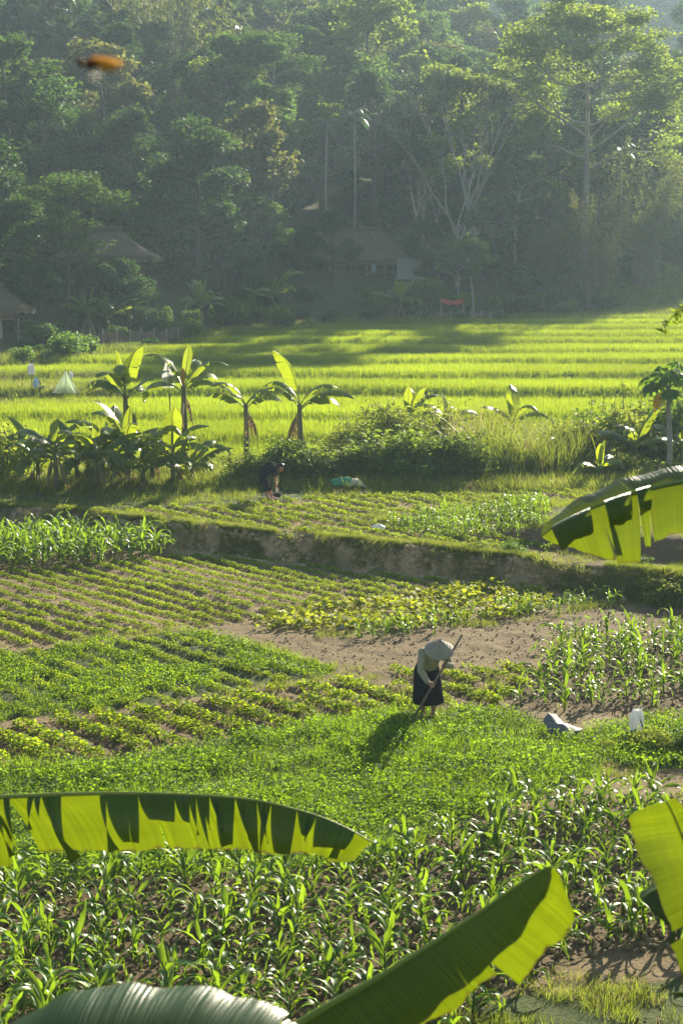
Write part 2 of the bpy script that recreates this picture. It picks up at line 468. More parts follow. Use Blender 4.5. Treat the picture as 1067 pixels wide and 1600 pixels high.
def ground_mat():
    m, nt, out = _new('field_soil_and_turf')
    at = N(nt, 'ShaderNodeAttribute', attribute_name='turf')
    am = N(nt, 'ShaderNodeAttribute', attribute_name='damp')
    ge = N(nt, 'ShaderNodeNewGeometry')
    n1 = N(nt, 'ShaderNodeTexNoise'); n1.inputs['Scale'].default_value = 1.3; n1.inputs['Detail'].default_value = 7; n1.inputs['Roughness'].default_value = 0.7
    n2 = N(nt, 'ShaderNodeTexNoise'); n2.inputs['Scale'].default_value = 14; n2.inputs['Detail'].default_value = 5; n2.inputs['Roughness'].default_value = 0.7
    for n in (n1, n2):
        nt.links.new(ge.outputs['Position'], n.inputs[0])
    r1 = N(nt, 'ShaderNodeMapRange'); r1.inputs['From Min'].default_value = 0.3; r1.inputs['From Max'].default_value = 0.7
    nt.links.new(n1.outputs[0], r1.inputs[0])
    r2 = N(nt, 'ShaderNodeMapRange'); r2.inputs['From Min'].default_value = 0.3; r2.inputs['From Max'].default_value = 0.7
    nt.links.new(n2.outputs[0], r2.inputs[0])
    dry = mixc(nt, r1.outputs[0], (0.225, 0.166, 0.088), (0.335, 0.255, 0.140))
    dry = mixc(nt, mathn(nt, 'MULTIPLY', r2.outputs[0], 0.5), dry, (0.155, 0.110, 0.058))
    wet = mixc(nt, r2.outputs[0], (0.090, 0.063, 0.034), (0.150, 0.108, 0.058))
    ap = N(nt, 'ShaderNodeAttribute', attribute_name='pale')
    soil = mixc(nt, ap.outputs['Fac'], mixc(nt, am.outputs['Fac'], dry, wet), mixc(nt, r2.outputs[0], (0.62, 0.45, 0.24), (0.38, 0.27, 0.135)))
    turf = mixc(nt, r1.outputs[0], (0.045, 0.075, 0.018), (0.085, 0.115, 0.028))
    turf = mixc(nt, mathn(nt, 'MULTIPLY', r2.outputs[0], 0.5), turf, (0.065, 0.065, 0.028))
    f = mathn(nt, 'ADD', at.outputs['Fac'], mathn(nt, 'MULTIPLY_ADD', n2.outputs[0], 0.8, -0.4))
    rf = N(nt, 'ShaderNodeMapRange'); rf.inputs['From Min'].default_value = 0.3; rf.inputs['From Max'].default_value = 0.7
    nt.links.new(f, rf.inputs[0])
    col = mixc(nt, rf.outputs[0], soil, turf)
    p = N(nt, 'ShaderNodeBsdfPrincipled')
    p.inputs['Roughness'].default_value = 0.95
    p.inputs['Specular IOR Level'].default_value = 0.15
    nt.links.new(col, p.inputs['Base Color'])
    bp = N(nt, 'ShaderNodeBump'); bp.inputs['Strength'].default_value = 0.9; bp.inputs['Distance'].default_value = 0.06
    nt.links.new(n2.outputs[0], bp.inputs['Height']); nt.links.new(bp.outputs[0], p.inputs['Normal'])
    nt.links.new(p.outputs[0], out.inputs[0])
    return m
M['ground'] = ground_mat()
# ------------------------------------------------------------------ the lie of the land
_bk = np.array([G(u, v, 0)[:2] for u, v in ((-900, 800), (-400, 815), (0, 832), (100, 838), (200, 848), (270, 858), (330, 866), (450, 880), (600, 894), (700, 904), (800, 917), (900, 932), (1067, 952), (1500, 990), (2300, 1040))])
def bank_y(x):
    return np.interp(x, _bk[:, 0], _bk[:, 1]) + (fbm(np.asarray(x) * 0.9, 0 * np.asarray(x), 3) - 0.5) * 0.5
RICE_V = [716, 674, 640, 600, 575, 556, 541, 527, 517, 508, 499, 492, 486]
RICE_D = [21944.0 / ((v - 450) + 131.8) for v in RICE_V]
RICE_Z = [0.62 + (d - 56) * 0.0507 for d in RICE_D]
def rice_edge(i, x):
    x = np.asarray(x, float)
    return RICE_D[i] + 0.012 * x * (1 if i % 2 else -0.6) + (fbm(x * 0.06 + i * 7.7, 0 * x, 11) - 0.47) * (1.6 + RICE_D[i] * 0.02)
def u_of(x, y):
    return 533.5 + np.asarray(x) / np.maximum(np.asarray(y, float), 1.0) * FPX
def far_D(u):
    return np.interp(u, [-600, 0, 160, 340, 500, 700, 1067, 1600], [88, 89, 95.5, 110, 117, 122.7, 130, 134])
def front_D(u):
    return np.interp(u, [-600, 480, 620, 1100, 1600], [57, 57, 66.5, 67.5, 67.5])

def land(x, y):
    x = np.asarray(x, float); y = np.asarray(y, float)
    yb = bank_y(x)
    w = 0.38 + 0.25 * vnoise(x * 1.3, x * 0 + 4, 5)
    yb2 = yb + (fbm(x * 3.1, y * 0.7, 13) - 0.47) * 0.55 + (fbm(x * 8.0, y * 2.0, 14, 3) - 0.45) * 0.22
    z = 0.62 * sstep(0, 1, (y - yb2) / (w + 0.05)) + 0.07 * sstep(0, 5, y - yb)
    # a second small step on the right of the bank
    z = z + 0.42 * sstep(3.2, 5.4, x) * sstep(0, 1, (y - (yb + 2.9 - 0.12 * x)) / 0.8) * (1 - sstep(6, 11, y - yb))
    # the lower fields' own relief
    z = z + (fbm(x * 0.5, y * 0.5, 21) - 0.47) * 0.14 * (y < 56) + (fbm(x * 4.5, y * 4.5, 31, 3) - 0.45) * 0.055 * (y < 56)
    # rice terraces
    for i in range(len(RICE_D)):
        e = rice_edge(i, x)
        prev = 0.63 if i == 0 else RICE_Z[i - 1]
        z = z + (RICE_Z[i] - prev) * sstep(-0.9, 0.5, y - e)
        z = z + 0.03 * np.exp(-((y - e - 0.5) / 0.3) ** 2)
    # hill
    u = u_of(x, y)
    fd = far_D(u)
    sl = np.interp(u, [-200, 150, 450, 700, 1067, 1500], [0.33, 0.32, 0.30, 0.255, 0.20, 0.16])
    t = np.clip(y, 0, 255) - fd
    top = RICE_Z[-1]
    hill = 0.06 * np.clip(t, 0, 12) + sl * np.clip(t - 10, 0, None)
    cut = np.minimum(z, np.interp(fd, RICE_D, RICE_Z))
    z = np.where(t > 0, cut + hill, z)
    z = z + np.where(t > 8, (fbm(x * 0.05, y * 0.05, 41) - 0.47) * np.clip((t - 8) * 0.12, 0, 9), 0)
    z = z - np.clip(y - 262, 0, None) * 0.12 * (y > 262)
    return z

# ------------------------------------------------------------------ field outlines (on the lower fields, on the upper field)
F_BEAN1 = poly([(-120, 900), (0, 890), (120, 884), (270, 870), (420, 868), (560, 893), (735, 912), (640, 935), (520, 950), (420, 965), (330, 978), (240, 985), (160, 1000), (0, 1008), (-120, 1012)])
F_BEAN2 = poly([(-120, 1030), (0, 1022), (160, 1007), (290, 986), (400, 1010), (530, 1048), (500, 1062), (420, 1072), (250, 1098), (0, 1128), (-120, 1140)])
F_BEAN3 = poly([(-60, 1150), (0, 1142), (250, 1108), (430, 1082), (545, 1066), (640, 1078), (650, 1100), (520, 1125), (300, 1165), (150, 1185), (0, 1194), (-60, 1198)])
F_BEAN4 = poly([(570, 1052), (700, 1048), (830, 1036), (855, 1056), (800, 1088), (740, 1106), (690, 1112), (640, 1100), (640, 1075)])
F_WEED = poly([(-120, 1210), (0, 1200), (200, 1184), (500, 1132), (660, 1108), (790, 1112), (900, 1152), (945, 1186), (920, 1222), (800, 1258), (700, 1290), (640, 1338), (400, 1368), (0, 1385), (-120, 1385)])
F_WEED2 = poly([(900, 1150), (960, 1128), (1067, 1118), (1180, 1118), (1180, 1200), (1067, 1200), (980, 1200), (940, 1180)])
F_SOIL = poly([(380, 990), (520, 1000), (700, 984), (860, 968), (970, 948), (1067, 955), (1200, 958), (1200, 985), (1067, 985), (900, 992), (855, 1012), (825, 1032), (570, 1052), (520, 1040), (430, 1012)])
F_SQUASH = poly([(400, 965), (520, 952), (640, 935), (740, 915), (800, 925), (870, 935), (860, 952), (700, 975), (600, 990), (500, 992), (410, 985)])
F_CORNLET = poly([(525, 996), (600, 985), (700, 968), (780, 948), (960, 930), (972, 946), (870, 966), (760, 978), (600, 1004), (530, 1006)])
F_CORN_R = poly([(865, 1012), (960, 992), (1067, 985), (1250, 985), (1250, 1112), (1067, 1114), (900, 1112), (795, 1098), (830, 1066), (850, 1040)])
F_CORN_L = poly([(-220, 835), (0, 842), (120, 846), (262, 860), (268, 872), (120, 886), (0, 892), (-220, 900)])
F_CORN_F = poly([(-260, 1375), (0, 1382), (400, 1365), (610, 1335), (700, 1292), (840, 1262), (940, 1246), (1067, 1250), (1300, 1252), (1300, 1500), (1067, 1485), (940, 1490), (840, 1530), (760, 1560), (720, 1640), (700, 1720), (-260, 1720)])
F_GRASS_BR = poly([(700, 1590), (800, 1560), (930, 1545), (1067, 1530), (1300, 1520), (1300, 1760), (600, 1760)])
ZU = 0.6
F_BEAN_U = poly([(60, 796), (160, 800), (330, 794), (400, 790), (580, 780), (860, 772), (960, 784), (860, 815), (855, 866), (700, 856), (560, 842), (300, 822), (180, 815), (90, 806)], ZU)
F_CORN_U = poly([(610, 822), (700, 808), (858, 800), (862, 850), (740, 852), (620, 843)], ZU)

# ------------------------------------------------------------------ the ground sheet
rows = np.concatenate([np.arange(-46, 11, 3.0), np.arange(11, 58, 0.125), np.arange(58, 136, 0.3), np.arange(136, 280, 2.0), np.arange(280, 470, 12.0)])
cs = np.concatenate([[-3.2, -2.4, -1.8, -1.4, -1.15], np.linspace(-1, 1, 221), [1.15, 1.4, 1.8, 2.4, 3.2]])
W = np.maximum(12.5, 0.245 * rows + 2.5)
gx = np.clip(cs[None, :] * W[:, None], -228, 228)
gy = np.repeat(rows[:, None], len(cs), 1)
gx = np.where(np.abs(cs)[None, :] >= 3.2, np.sign(cs)[None, :] * 228.0, gx)
gzv = land(gx, gy)
# ridges along the bean rows
RD = np.array([0.61, -0.79]); RN = np.array([0.79, 0.61])
SP = 0.44
fx, fy = gx.ravel(), gy.ravel()
ridge = np.zeros(fx.shape)
for P_ in (F_BEAN1, F_BEAN2, F_BEAN3, F_BEAN4, F_BEAN_U):
    k = inpoly(P_, fx, fy)
    ph = (fx * RN[0] + fy * RN[1]) / SP * 2 * math.pi
    ridge[k] += 0.035 * np.cos(ph[k])
k = inpoly(F_SOIL, fx, fy) | inpoly(F_CORN_F, fx, fy) | inpoly(F_CORN_R, fx, fy)
ridge[k] += (fbm(fx[k] * 6.5, fy[k] * 6.5, 77, 3) - 0.42) * 0.10
gzz = gzv.ravel() + ridge
turf = np.full(fx.shape, 0.85)
damp = np.full(fx.shape, 0.3)
pale = np.zeros(fx.shape)
for P_, tv, dv in ((F_BEAN1, 0.12, 0.25), (F_BEAN2, 0.75, 0.5), (F_BEAN3, 0.2, 0.7), (F_BEAN4, 0.28, 0.55), (F_WEED, 0.9, 0.5), (F_WEED2, 0.7, 0.6), (F_SQUASH, 0.3, 0.3), (F_CORN_R, 0.12, 0.9), (F_CORN_L, 0.15, 0.5), (F_CORN_F, 0.10, 0.95), (F_BEAN_U, 0.12, 0.15), (F_SOIL, 0.10, 0.6), (F_GRASS_BR, 0.75, 0.8)):
    k = inpoly(P_, fx, fy)
    turf[k] = tv; damp[k] = dv
# paths and margins of trodden soil between the lower fields, then the earth face of the bank
margin = (turf == 0.85) & (fy < bank_y(fx) - 0.02) & (fy > 10)
turf[margin] = 0.30; damp[margin] = 0.35
s_ = fy - bank_y(fx)
face = (s_ > -0.5) & (s_ < 0.62)
turf[face] = np.where(s_[face] > 0.42, 0.6, 0.02 + 0.6 * sstep(0.56, 0.7, fbm(fx[face] * 1.3, s_[face] * 2.5, 9))); damp[face] = 0.15; pale[face] = 0.75 * sstep(6.5, 3.0, fx[face]) * sstep(0.25, 0.6, fbm(fx[face] * 2.2, s_[face] * 3.0, 52))
k = (fx > 3.0) & (s_ > 0.6) & (s_ < 4.6)
turf[k] = 0.22; damp[k] = 0.7
rr = (fy > 56) & (fy < far_D(u_of(fx, fy)) + 1)
turf[rr] = 0.75; damp[rr] = 0.9
hl = fy > far_D(u_of(fx, fy)) + 1
turf[hl] = 0.62; damp[hl] = 0.6
nr, nc = gx.shape
ii = np.arange(nr * nc).reshape(nr, nc)
Q = np.stack([ii[:-1, :-1], ii[:-1, 1:], ii[1:, 1:], ii[1:, :-1]], -1).reshape(-1, 4)
gm = np_mesh('ground', np.stack([fx, fy, gzz], 1), Q, M['ground'], smooth=True)
for nm, arr in (('turf', turf), ('damp', damp), ('pale', pale)):
    a_ = gm.attributes.new(nm, 'FLOAT', 'POINT'); a_.data.foreach_set('value', arr.astype(np.float32))
tag(link('ground', gm), kind='structure')

# far mountain, closed off behind the ridge
my = np.concatenate([[286], np.linspace(292, 440, 60), [455, 466]])
mx_ = np.linspace(-226, 226, 110)
MX, MY = np.meshgrid(mx_, my)
def mount(x, y):
    t = np.clip((y - 292) / 130.0, 0, 1)
    h = 92 * t ** 0.9 * (0.86 + 0.14 * np.sin(x * 0.021 + 1.2)) + (fbm(x * 0.02, y * 0.02, 61) - 0.47) * 26 * t
    return np.minimum(h, 88) - 3
MZ = mount(MX, MY)
ii = np.arange(MX.size).reshape(MX.shape)
Q = np.stack([ii[:-1, :-1], ii[:-1, 1:], ii[1:, 1:], ii[1:, :-1]], -1).reshape(-1, 4)
M['hill'] = plain_mat('hill_turf', (0.045, 0.065, 0.028), (0.03, 0.045, 0.02), 0.3, 0.95)
tag(link('mountain', np_mesh('mountain', np.stack([MX.ravel(), MY.ravel(), MZ.ravel()], 1), Q, M['hill'], smooth=True)), kind='structure')

# ------------------------------------------------------------------ scattering for what nobody could count
def scatter(name, pts, protos, label, cat, rz=None, scl=None, idx=None, tilt=0.0, seed=1):
    r = np.random.default_rng(seed)
    n = len(pts)
    col = bpy.data.collections.new(name + '_kinds')
    for i, pm in enumerate(protos):
        o = bpy.data.objects.new('%s_kind_%02d' % (name, i), pm)
        col.objects.link(o)
    me = bpy.data.meshes.new(name)
    me.vertices.add(n); me.vertices.foreach_set('co', np.asarray(pts, np.float32).ravel())
    rot = np.zeros((n, 3), np.float32)
    rot[:, 2] = r.uniform(0, 6.283, n) if rz is None else rz
    if tilt:
        rot[:, 0] = r.normal(0, tilt, n); rot[:, 1] = r.normal(0, tilt, n)
    s = r.uniform(0.8, 1.2, n) if scl is None else scl
    ix = r.integers(0, len(protos), n) if idx is None else idx
    a_ = me.attributes.new('rot', 'FLOAT_VECTOR', 'POINT'); a_.data.foreach_set('vector', rot.ravel())
    a_ = me.attributes.new('scl', 'FLOAT', 'POINT'); a_.data.foreach_set('value', np.asarray(s, np.float32))
    a_ = me.attributes.new('kindno', 'INT', 'POINT'); a_.data.foreach_set('value', np.asarray(ix, np.int32))
    o = link(name, me)
    ng = bpy.data.node_groups.new(name, 'GeometryNodeTree')
    ng.interface.new_socket('Geometry', in_out='INPUT', socket_type='NodeSocketGeometry')
    ng.interface.new_socket('Geometry', in_out='OUTPUT', socket_type='NodeSocketGeometry')
    gi = ng.nodes.new('NodeGroupInput'); go = ng.nodes.new('NodeGroupOutput')
    ci = ng.nodes.new('GeometryNodeCollectionInfo')
    ci.inputs['Collection'].default_value = col
    ci.inputs['Separate Children'].default_value = True
    ci.inputs['Reset Children'].default_value = True
    ip = ng.nodes.new('GeometryNodeInstanceOnPoints')
    ip.inputs['Pick Instance'].default_value = True
    def na(nm, t):
        x = ng.nodes.new('GeometryNodeInputNamedAttribute'); x.data_type = t
        x.inputs['Name'].default_value = nm
        return [s_ for s_ in x.outputs if s_.enabled and s_.name == 'Attribute'][0]
    ng.links.new(gi.outputs[0], ip.inputs['Points'])
    ng.links.new(ci.outputs[0], ip.inputs['Instance'])
    ng.links.new(na('kindno', 'INT'), ip.inputs['Instance Index'])
    er = ng.nodes.new('FunctionNodeEulerToRotation')
    ng.links.new(na('rot', 'FLOAT_VECTOR'), er.inputs[0])
    ng.links.new(er.outputs[0], ip.inputs['Rotation'])
    ng.links.new(na('scl', 'FLOAT'), ip.inputs['Scale'])
    ng.links.new(ip.outputs[0], go.inputs[0])
    md = o.modifiers.new('scatter', 'NODES'); md.node_group = ng
    return tag(o, label, cat, kind='stuff')

def fill(P_, spacing, seed=0, jit=0.5):
    r = np.random.default_rng(seed)
    x0, y0 = P_.min(0); x1, y1 = P_.max(0)
    xs = np.arange(x0, x1, spacing); ys = np.arange(y0, y1, spacing)
    X, Y = np.meshgrid(xs, ys)
    X = X.ravel() + r.uniform(-jit, jit, X.size) * spacing
    Y = Y.ravel() + r.uniform(-jit, jit, Y.size) * spacing
    k = inpoly(P_, X, Y)
    return X[k], Y[k]

def onland(x, y, dz=0.0):
    return np.stack([x, y, land(x, y) + dz], 1)

def in_view(p, m=60):
    u = u_of(p[:, 0], p[:, 1])
    return (u > -m) & (u < 1067 + m)

# leaf-sized faces
def leaf_cloud(pos, L, Wd, rng, up=0.5, droop=0.0, tint=None, out=None, cx=None):
    n = len(pos)
    nrm = rng.normal(size=(n, 3)); nrm /= np.linalg.norm(nrm, axis=1)[:, None] + 1e-9
    nrm[:, 2] = np.abs(nrm[:, 2]) + up
    nrm /= np.linalg.norm(nrm, axis=1)[:, None]
    d = rng.normal(size=(n, 3))
    if out is not None:
        d = d * 0.7 + out
    d[:, 2] -= droop
    d -= (d * nrm).sum(1)[:, None] * nrm
    d /= np.linalg.norm(d, axis=1)[:, None] + 1e-9
    s = np.cross(nrm, d)
    L = np.broadcast_to(np.asarray(L, float), (n,))[:, None] * rng.uniform(0.7, 1.3, (n, 1))
    Wd = np.broadcast_to(np.asarray(Wd, float), (n,))[:, None] * rng.uniform(0.8, 1.2, (n, 1))
    a = pos - d * L * 0.5
    b = pos + s * Wd * 0.5 + nrm * Wd * 0.15
    c = pos + d * L * 0.5 - np.array([0, 0, 1]) * L * 0.12
    e = pos - s * Wd * 0.5 + nrm * Wd * 0.15
    V = np.stack([a, b, c, e], 1).reshape(-1, 3)
    Qd = np.arange(n * 4).reshape(n, 4)
    t = rng.uniform(0, 1, n) if tint is None else np.clip(tint + rng.normal(0, 0.15, n), 0, 1)
    return V, Qd, np.repeat(t, 4)

def blades(n, h, w, spread, rng, lean=0.35, seg=2):
    """a tuft of grass blades, bending strips"""
    V = []; Qd = []; T = []
    for i in range(n):
        a = rng.uniform(0, 6.283); b = np.array([rng.normal(0, spread), rng.normal(0, spread), -0.02])
        hh = h * rng.uniform(0.65, 1.15); le = lean * rng.uniform(0.2, 1.5)
        d = np.array([math.cos(a), math.sin(a), 0]); s = np.array([-math.sin(a), math.cos(a), 0])
        tw = rng.uniform(-0.8, 0.8); s = s * math.cos(tw) + d * math.sin(tw)
        o = len(V)
        for k in range(seg + 1):
            t = k / seg
            p = b + d * hh * le * t ** 1.8 + np.array([0, 0, hh * (t - 0.25 * le * t * t)])
            ww = w * (1 - t ** 1.5) + w * 0.06
            V += [p - s * ww / 2, p + s * ww / 2]
        tt = rng.uniform(0, 1)
        T += [tt] * (2 * seg + 2)
        for k in range(seg):
            Qd.append((o + 2 * k, o + 2 * k + 1, o + 2 * k + 3, o + 2 * k + 2))
    return np.array(V), np.array(Qd), np.array(T)
# ------------------------------------------------------------------ rice
r = np.random.default_rng(100)
protos = []
for k in range(5):
    V, Qd, T = blades(52, 0.40, 0.020, 0.17, r, 0.30)
    protos.append(np_mesh('rice_tuft', V, Qd, M['rice'], T))
X, Y = [], []
for y_ in np.arange(56.5, 133, 0.30):
    hw = 0.225 * y_ + 3
    x_ = np.arange(-hw, hw, 0.33 + 0.0012 * y_)
    X.append(x_ + r.uniform(-0.15, 0.15, len(x_))); Y.append(np.full(len(x_), y_) + r.uniform(-0.15, 0.15, len(x_)))
X = np.concatenate(X); Y = np.concatenate(Y)
u = u_of(X, Y)
k = (Y > front_D(u) + (fbm(X * 0.4, Y * 0.1, 15) - 0.5) * 2) & (Y < far_D(u) + (fbm(X * 0.2, Y * 0.2, 16) - 0.5) * 4)
for i in range(len(RICE_D)):           # the earth banks between the plots stay bare
    e = rice_edge(i, X)
    k &= ~((Y > e - 0.03) & (Y < e + 0.03))
GAP = poly([(-80, 598), (190, 598), (205, 624), (-80, 626)], RICE_Z[3])
k &= ~(inpoly(GAP, X, Y) & (fbm(X * 0.7, Y * 0.7, 17) < 0.56))
X, Y = X[k], Y[k]
sc_ = (0.85 + 0.35 * fbm(X * 0.12, Y * 0.12, 19)) * r.uniform(0.88, 1.12, len(X))
scatter('rice', onland(X, Y), protos, 'bright yellow-green rice filling the terraced plots below the forest', 'rice', scl=sc_, seed=3)

# ------------------------------------------------------------------ weeds, grass and soil crumbs
def clover(rng, n=14, h=0.16, sp=0.10, L=0.05):
    pos = np.stack([rng.normal(0, sp, n), rng.normal(0, sp, n), rng.uniform(0.3, 1, n) * h], 1)
    return leaf_cloud(pos, L, L * 0.75, rng, up=0.7)
wp = []
for k in range(4):
    V, Qd, T = blades(24, 0.22, 0.010, 0.08, r, 0.6)
    wp.append(np_mesh('weed_grass', V, Qd, M['weed'], T))
for k in range(4):
    V, Qd, T = clover(r, 40, 0.17, 0.11, 0.052)
    wp.append(np_mesh('weed_clover', V, Qd, M['weed'], T))
x1, y1 = fill(F_WEED, 0.13, 5); x2, y2 = fill(F_WEED2, 0.14, 6)
x3, y3 = fill(F_BEAN2, 0.17, 7)
k3 = fbm(x3 * 0.8, y3 * 0.8, 3) > 0.44
xs = np.concatenate([x1, x2, x3[k3]]); ys = np.concatenate([y1, y2, y3[k3]])
g = fbm(xs * 0.7, ys * 0.7, 8)
kk = r.uniform(0, 1, len(xs)) < 0.35 + 1.2 * g
xs, ys, g = xs[kk], ys[kk], g[kk]
lump = fbm(xs * 1.6, ys * 1.6, 9)
scatter('weeds', onland(xs, ys), wp, 'lush mixed weeds and clover around the hoeing woman and between the left bean rows', 'weeds',
        scl=(0.35 + 0.95 * lump) * r.uniform(0.75, 1.25, len(xs)), idx=np.where(r.uniform(0, 1, len(xs)) < 0.2 + 1.0 * g, r.integers(4, 8, len(xs)), r.integers(0, 4, len(xs))), seed=4, tilt=0.15)

gp = []
for k in range(5):
    V, Qd, T = blades(20, 0.24, 0.012, 0.10, r, 0.7)
    gp.append(np_mesh('grass_tuft', V, Qd, M['dry_grass'] if k == 4 else M['grass'], T))
PX, PY = [], []
def addpts(x, y):
    PX.append(np.asarray(x)); PY.append(np.asarray(y))
# grass between the rows of the second bean plot, on the field margins, bank lip and upper strip, and at the path bottom right
x, y = fill(GAP, 0.22, 29); addpts(x, y)
x, y = fill(F_GRASS_BR, 0.085, 12); k = fbm(x * 1.2, y * 1.2, 4) > 0.43; addpts(x[k], y[k])
xx = r.uniform(-13, 13, 11000); so = np.abs(r.normal(0, 0.2, 11000)); yy = bank_y(xx) + 0.58 + so
k = fbm(xx * 1.1, yy * 0 + 2, 44) > 0.30; addpts(xx[k], yy[k])
xx = r.uniform(-13, 13, 9000); yy = bank_y(xx) + r.uniform(0.0, 0.4, 9000)
k = fbm(xx * 0.8, yy * 0, 45) > 0.60; addpts(xx[k], yy[k])
P_ = poly([(-100, 762), (400, 762), (400, 788), (200, 796), (-100, 800)], ZU)
x, y = fill(P_, 0.22, 14); addpts(x, y)
P_ = poly([(380, 760), (960, 742), (1150, 742), (1150, 800), (960, 786), (860, 774), (560, 782), (400, 790)], ZU)
x, y = fill(P_, 0.24, 15); k = fbm(x * 0.7, y * 0.7, 6) > 0.42; addpts(x[k], y[k])
P_ = poly([(820, 800), (1150, 770), (1150, 960), (1000, 930), (840, 880)], 0.7)
x, y = fill(P_, 0.17, 16); k = fbm(x * 0.6, y * 0.9, 7) > 0.49; addpts(x[k], y[k])
for P_, th, sd in ((F_BEAN4, 0.50, 17), (F_BEAN3, 0.60, 18), (F_SQUASH, 0.54, 19), (F_BEAN_U, 0.64, 21)):
    x, y = fill(P_, 0.15, sd); k = fbm(x * 0.9, y * 0.9, sd) > th; addpts(x[k], y[k])
# trodden margins
x = r.uniform(-9, 9, 26000); y = r.uniform(14, 41, 26000)
ins = np.zeros(len(x), bool)
for P_ in (F_BEAN1, F_BEAN2, F_BEAN3, F_BEAN4, F_WEED, F_WEED2, F_SOIL, F_SQUASH, F_CORN_R, F_CORN_L, F_CORN_F, F_GRASS_BR):
    ins |= inpoly(P_, x, y)
k = ~ins & (y < bank_y(x) - 0.3) & (fbm(x * 0.8, y * 0.8, 23) > 0.50); addpts(x[k], y[k])
# wild ground between the hedge and the rice
x = r.uniform(-15, 18, 22000); y = r.uniform(48.5, 68, 22000)
k = (y < front_D(u_of(x, y)) + 1) & (fbm(x * 0.5, y * 0.5, 27) > 0.36); addpts(x[k], y[k])
X = np.concatenate(PX); Y = np.concatenate(PY)
scatter('grass', onland(X, Y), gp, 'short grass along the field margins, bank tops and paths', 'grass',
        scl=r.uniform(0.5, 1.25, len(X)) * np.where(Y > 48.5, 1.6, np.where(Y > bank_y(X) + 3, 0.9, 0.55)), idx=np.where(r.uniform(0, 1, len(X)) < 0.07, 4, r.integers(0, 4, len(X))), seed=9, tilt=0.2)
# grass strips at the far edge and the grassy steps on the right under the forest
X = r.uniform(-26, 36, 30000); Y = r.uniform(90, 160, 30000)
u = u_of(X, Y); fd = far_D(u)
k = (Y > fd - 1.5) & ((Y < fd + 5) | ((u > 930) & (Y < 156)))
X, Y = X[k], Y[k]
scatter('rough_grass', onland(X, Y), gp[:4], 'rough dark grass at the foot of the forested hill', 'grass', scl=r.uniform(1.6, 3.0, len(X)), seed=10)

cp = []
for k in range(4):
    b = MB(); b.ball((0, 0, 0), (1, 0.8, 0.6), 6, 4)
    v = np.array(b.v) * (1 + r.normal(0, 0.16, (len(b.v), 1)))
    b.v = [tuple(p) for p in v]
    cp.append(b.mesh('clod', M['clod']))
CX, CY, CSZ = [], [], []
for P_, sp, mx_s in ((F_SOIL, 0.19, 0.03), (F_CORN_F, 0.10, 0.055), (F_CORN_R, 0.13, 0.05), (F_BEAN1, 0.2, 0.035), (F_BEAN3, 0.16, 0.045), (F_BEAN4, 0.2, 0.04), (F_BEAN_U, 0.25, 0.04)):
    x, y = fill(P_, sp, 31); CX.append(x); CY.append(y); CSZ.append(mx_s * r.uniform(0.15, 1, len(x)) ** 1.6)
x = r.uniform(-9, 9, 9000); y = r.uniform(14, 41, 9000)
k = fbm(x, y, 33) > 0.45
CX.append(x[k]); CY.append(y[k]); CSZ.append(0.03 * r.uniform(0.2, 1, k.sum()))
X = np.concatenate(CX); Y = np.concatenate(CY)
scatter('soil_clods', onland(X, Y, 0.015), cp, 'loose brown clods of dug soil on the bare ground', 'soil', scl=np.concatenate(CSZ), seed=12, tilt=0.5)

def spot(x, y, z=0.3):
    """a phrase for where on the near fields a plant stands"""
    u_ = float(u_of(x, y)); v_ = V0 + (CAM_Z - z) / y * FPX
    L = [('under the hanging torn leaf at lower left', 250, 1310), ('just below the torn leaf tip', 590, 1360), ('above the slanting dark leaf', 640, 1450), ('at the bottom left above the leaf top', 200, 1500), ('at the left edge of the field', 30, 1440), ('beside the glowing upright leaf', 950, 1330), ('right of the slanting dark leaf tip', 930, 1440), ('at the weeds below the woman', 690, 1260), ('below the grey plastic sheet', 880, 1230), ('in the middle of the field', 430, 1430), ('at the bottom middle', 430, 1560), ('right below the white bag', 1010, 1230), ('nearest the white bag', 990, 1100), ('next to the woman', 820, 1085), ('nearest the bare soil', 930, 1000), ('at the right edge', 1050, 1050), ('in the middle of the plot', 920, 1050), ('at the left edge', 20, 1165), ('left of the woman', 590, 1090), ('at the left', 150, 1150), ('near the plot middle', 330, 1125), ('right of the plot middle', 460, 1100)]
    return min(L, key=lambda q: (q[1] - u_) ** 2 + (q[2] - v_) ** 2)[0]
# crumbs and slumped lumps on the earth face of the bank, roots and dry grass hanging from its lip
xx = r.uniform(-9, 6, 5200); yy = bank_y(xx) + r.uniform(-0.35, 0.5, 5200)
cpb = []
for m_ in cp:
    c_ = m_.copy(); c_.materials.clear(); c_.materials.append(M['bank_clod']); cpb.append(c_)
k = fbm(xx * 1.4, yy, 91) > 0.36
xx, yy = xx[k], yy[k]
scatter('bank_crumbs', onland(xx, yy, -0.01), cpb, 'crumbling lumps of dry earth on the face of the bank', 'soil', scl=0.015 + 0.085 * r.uniform(0, 1, len(xx)) ** 2.2, seed=13, tilt=0.6)
xx = r.uniform(-9, 8, 900); yy = bank_y(xx) + r.uniform(0.05, 0.5, 900)
k = fbm(xx * 1.9, yy * 0 + 7, 92) > 0.47
scatter('bank_grass', onland(xx[k], yy[k]), [gp[0], gp[2], gp[4]], 'ragged dry and green grass tufts on the face of the bank', 'grass', scl=r.uniform(0.5, 1.2, int(k.sum())), seed=14, tilt=0.6)
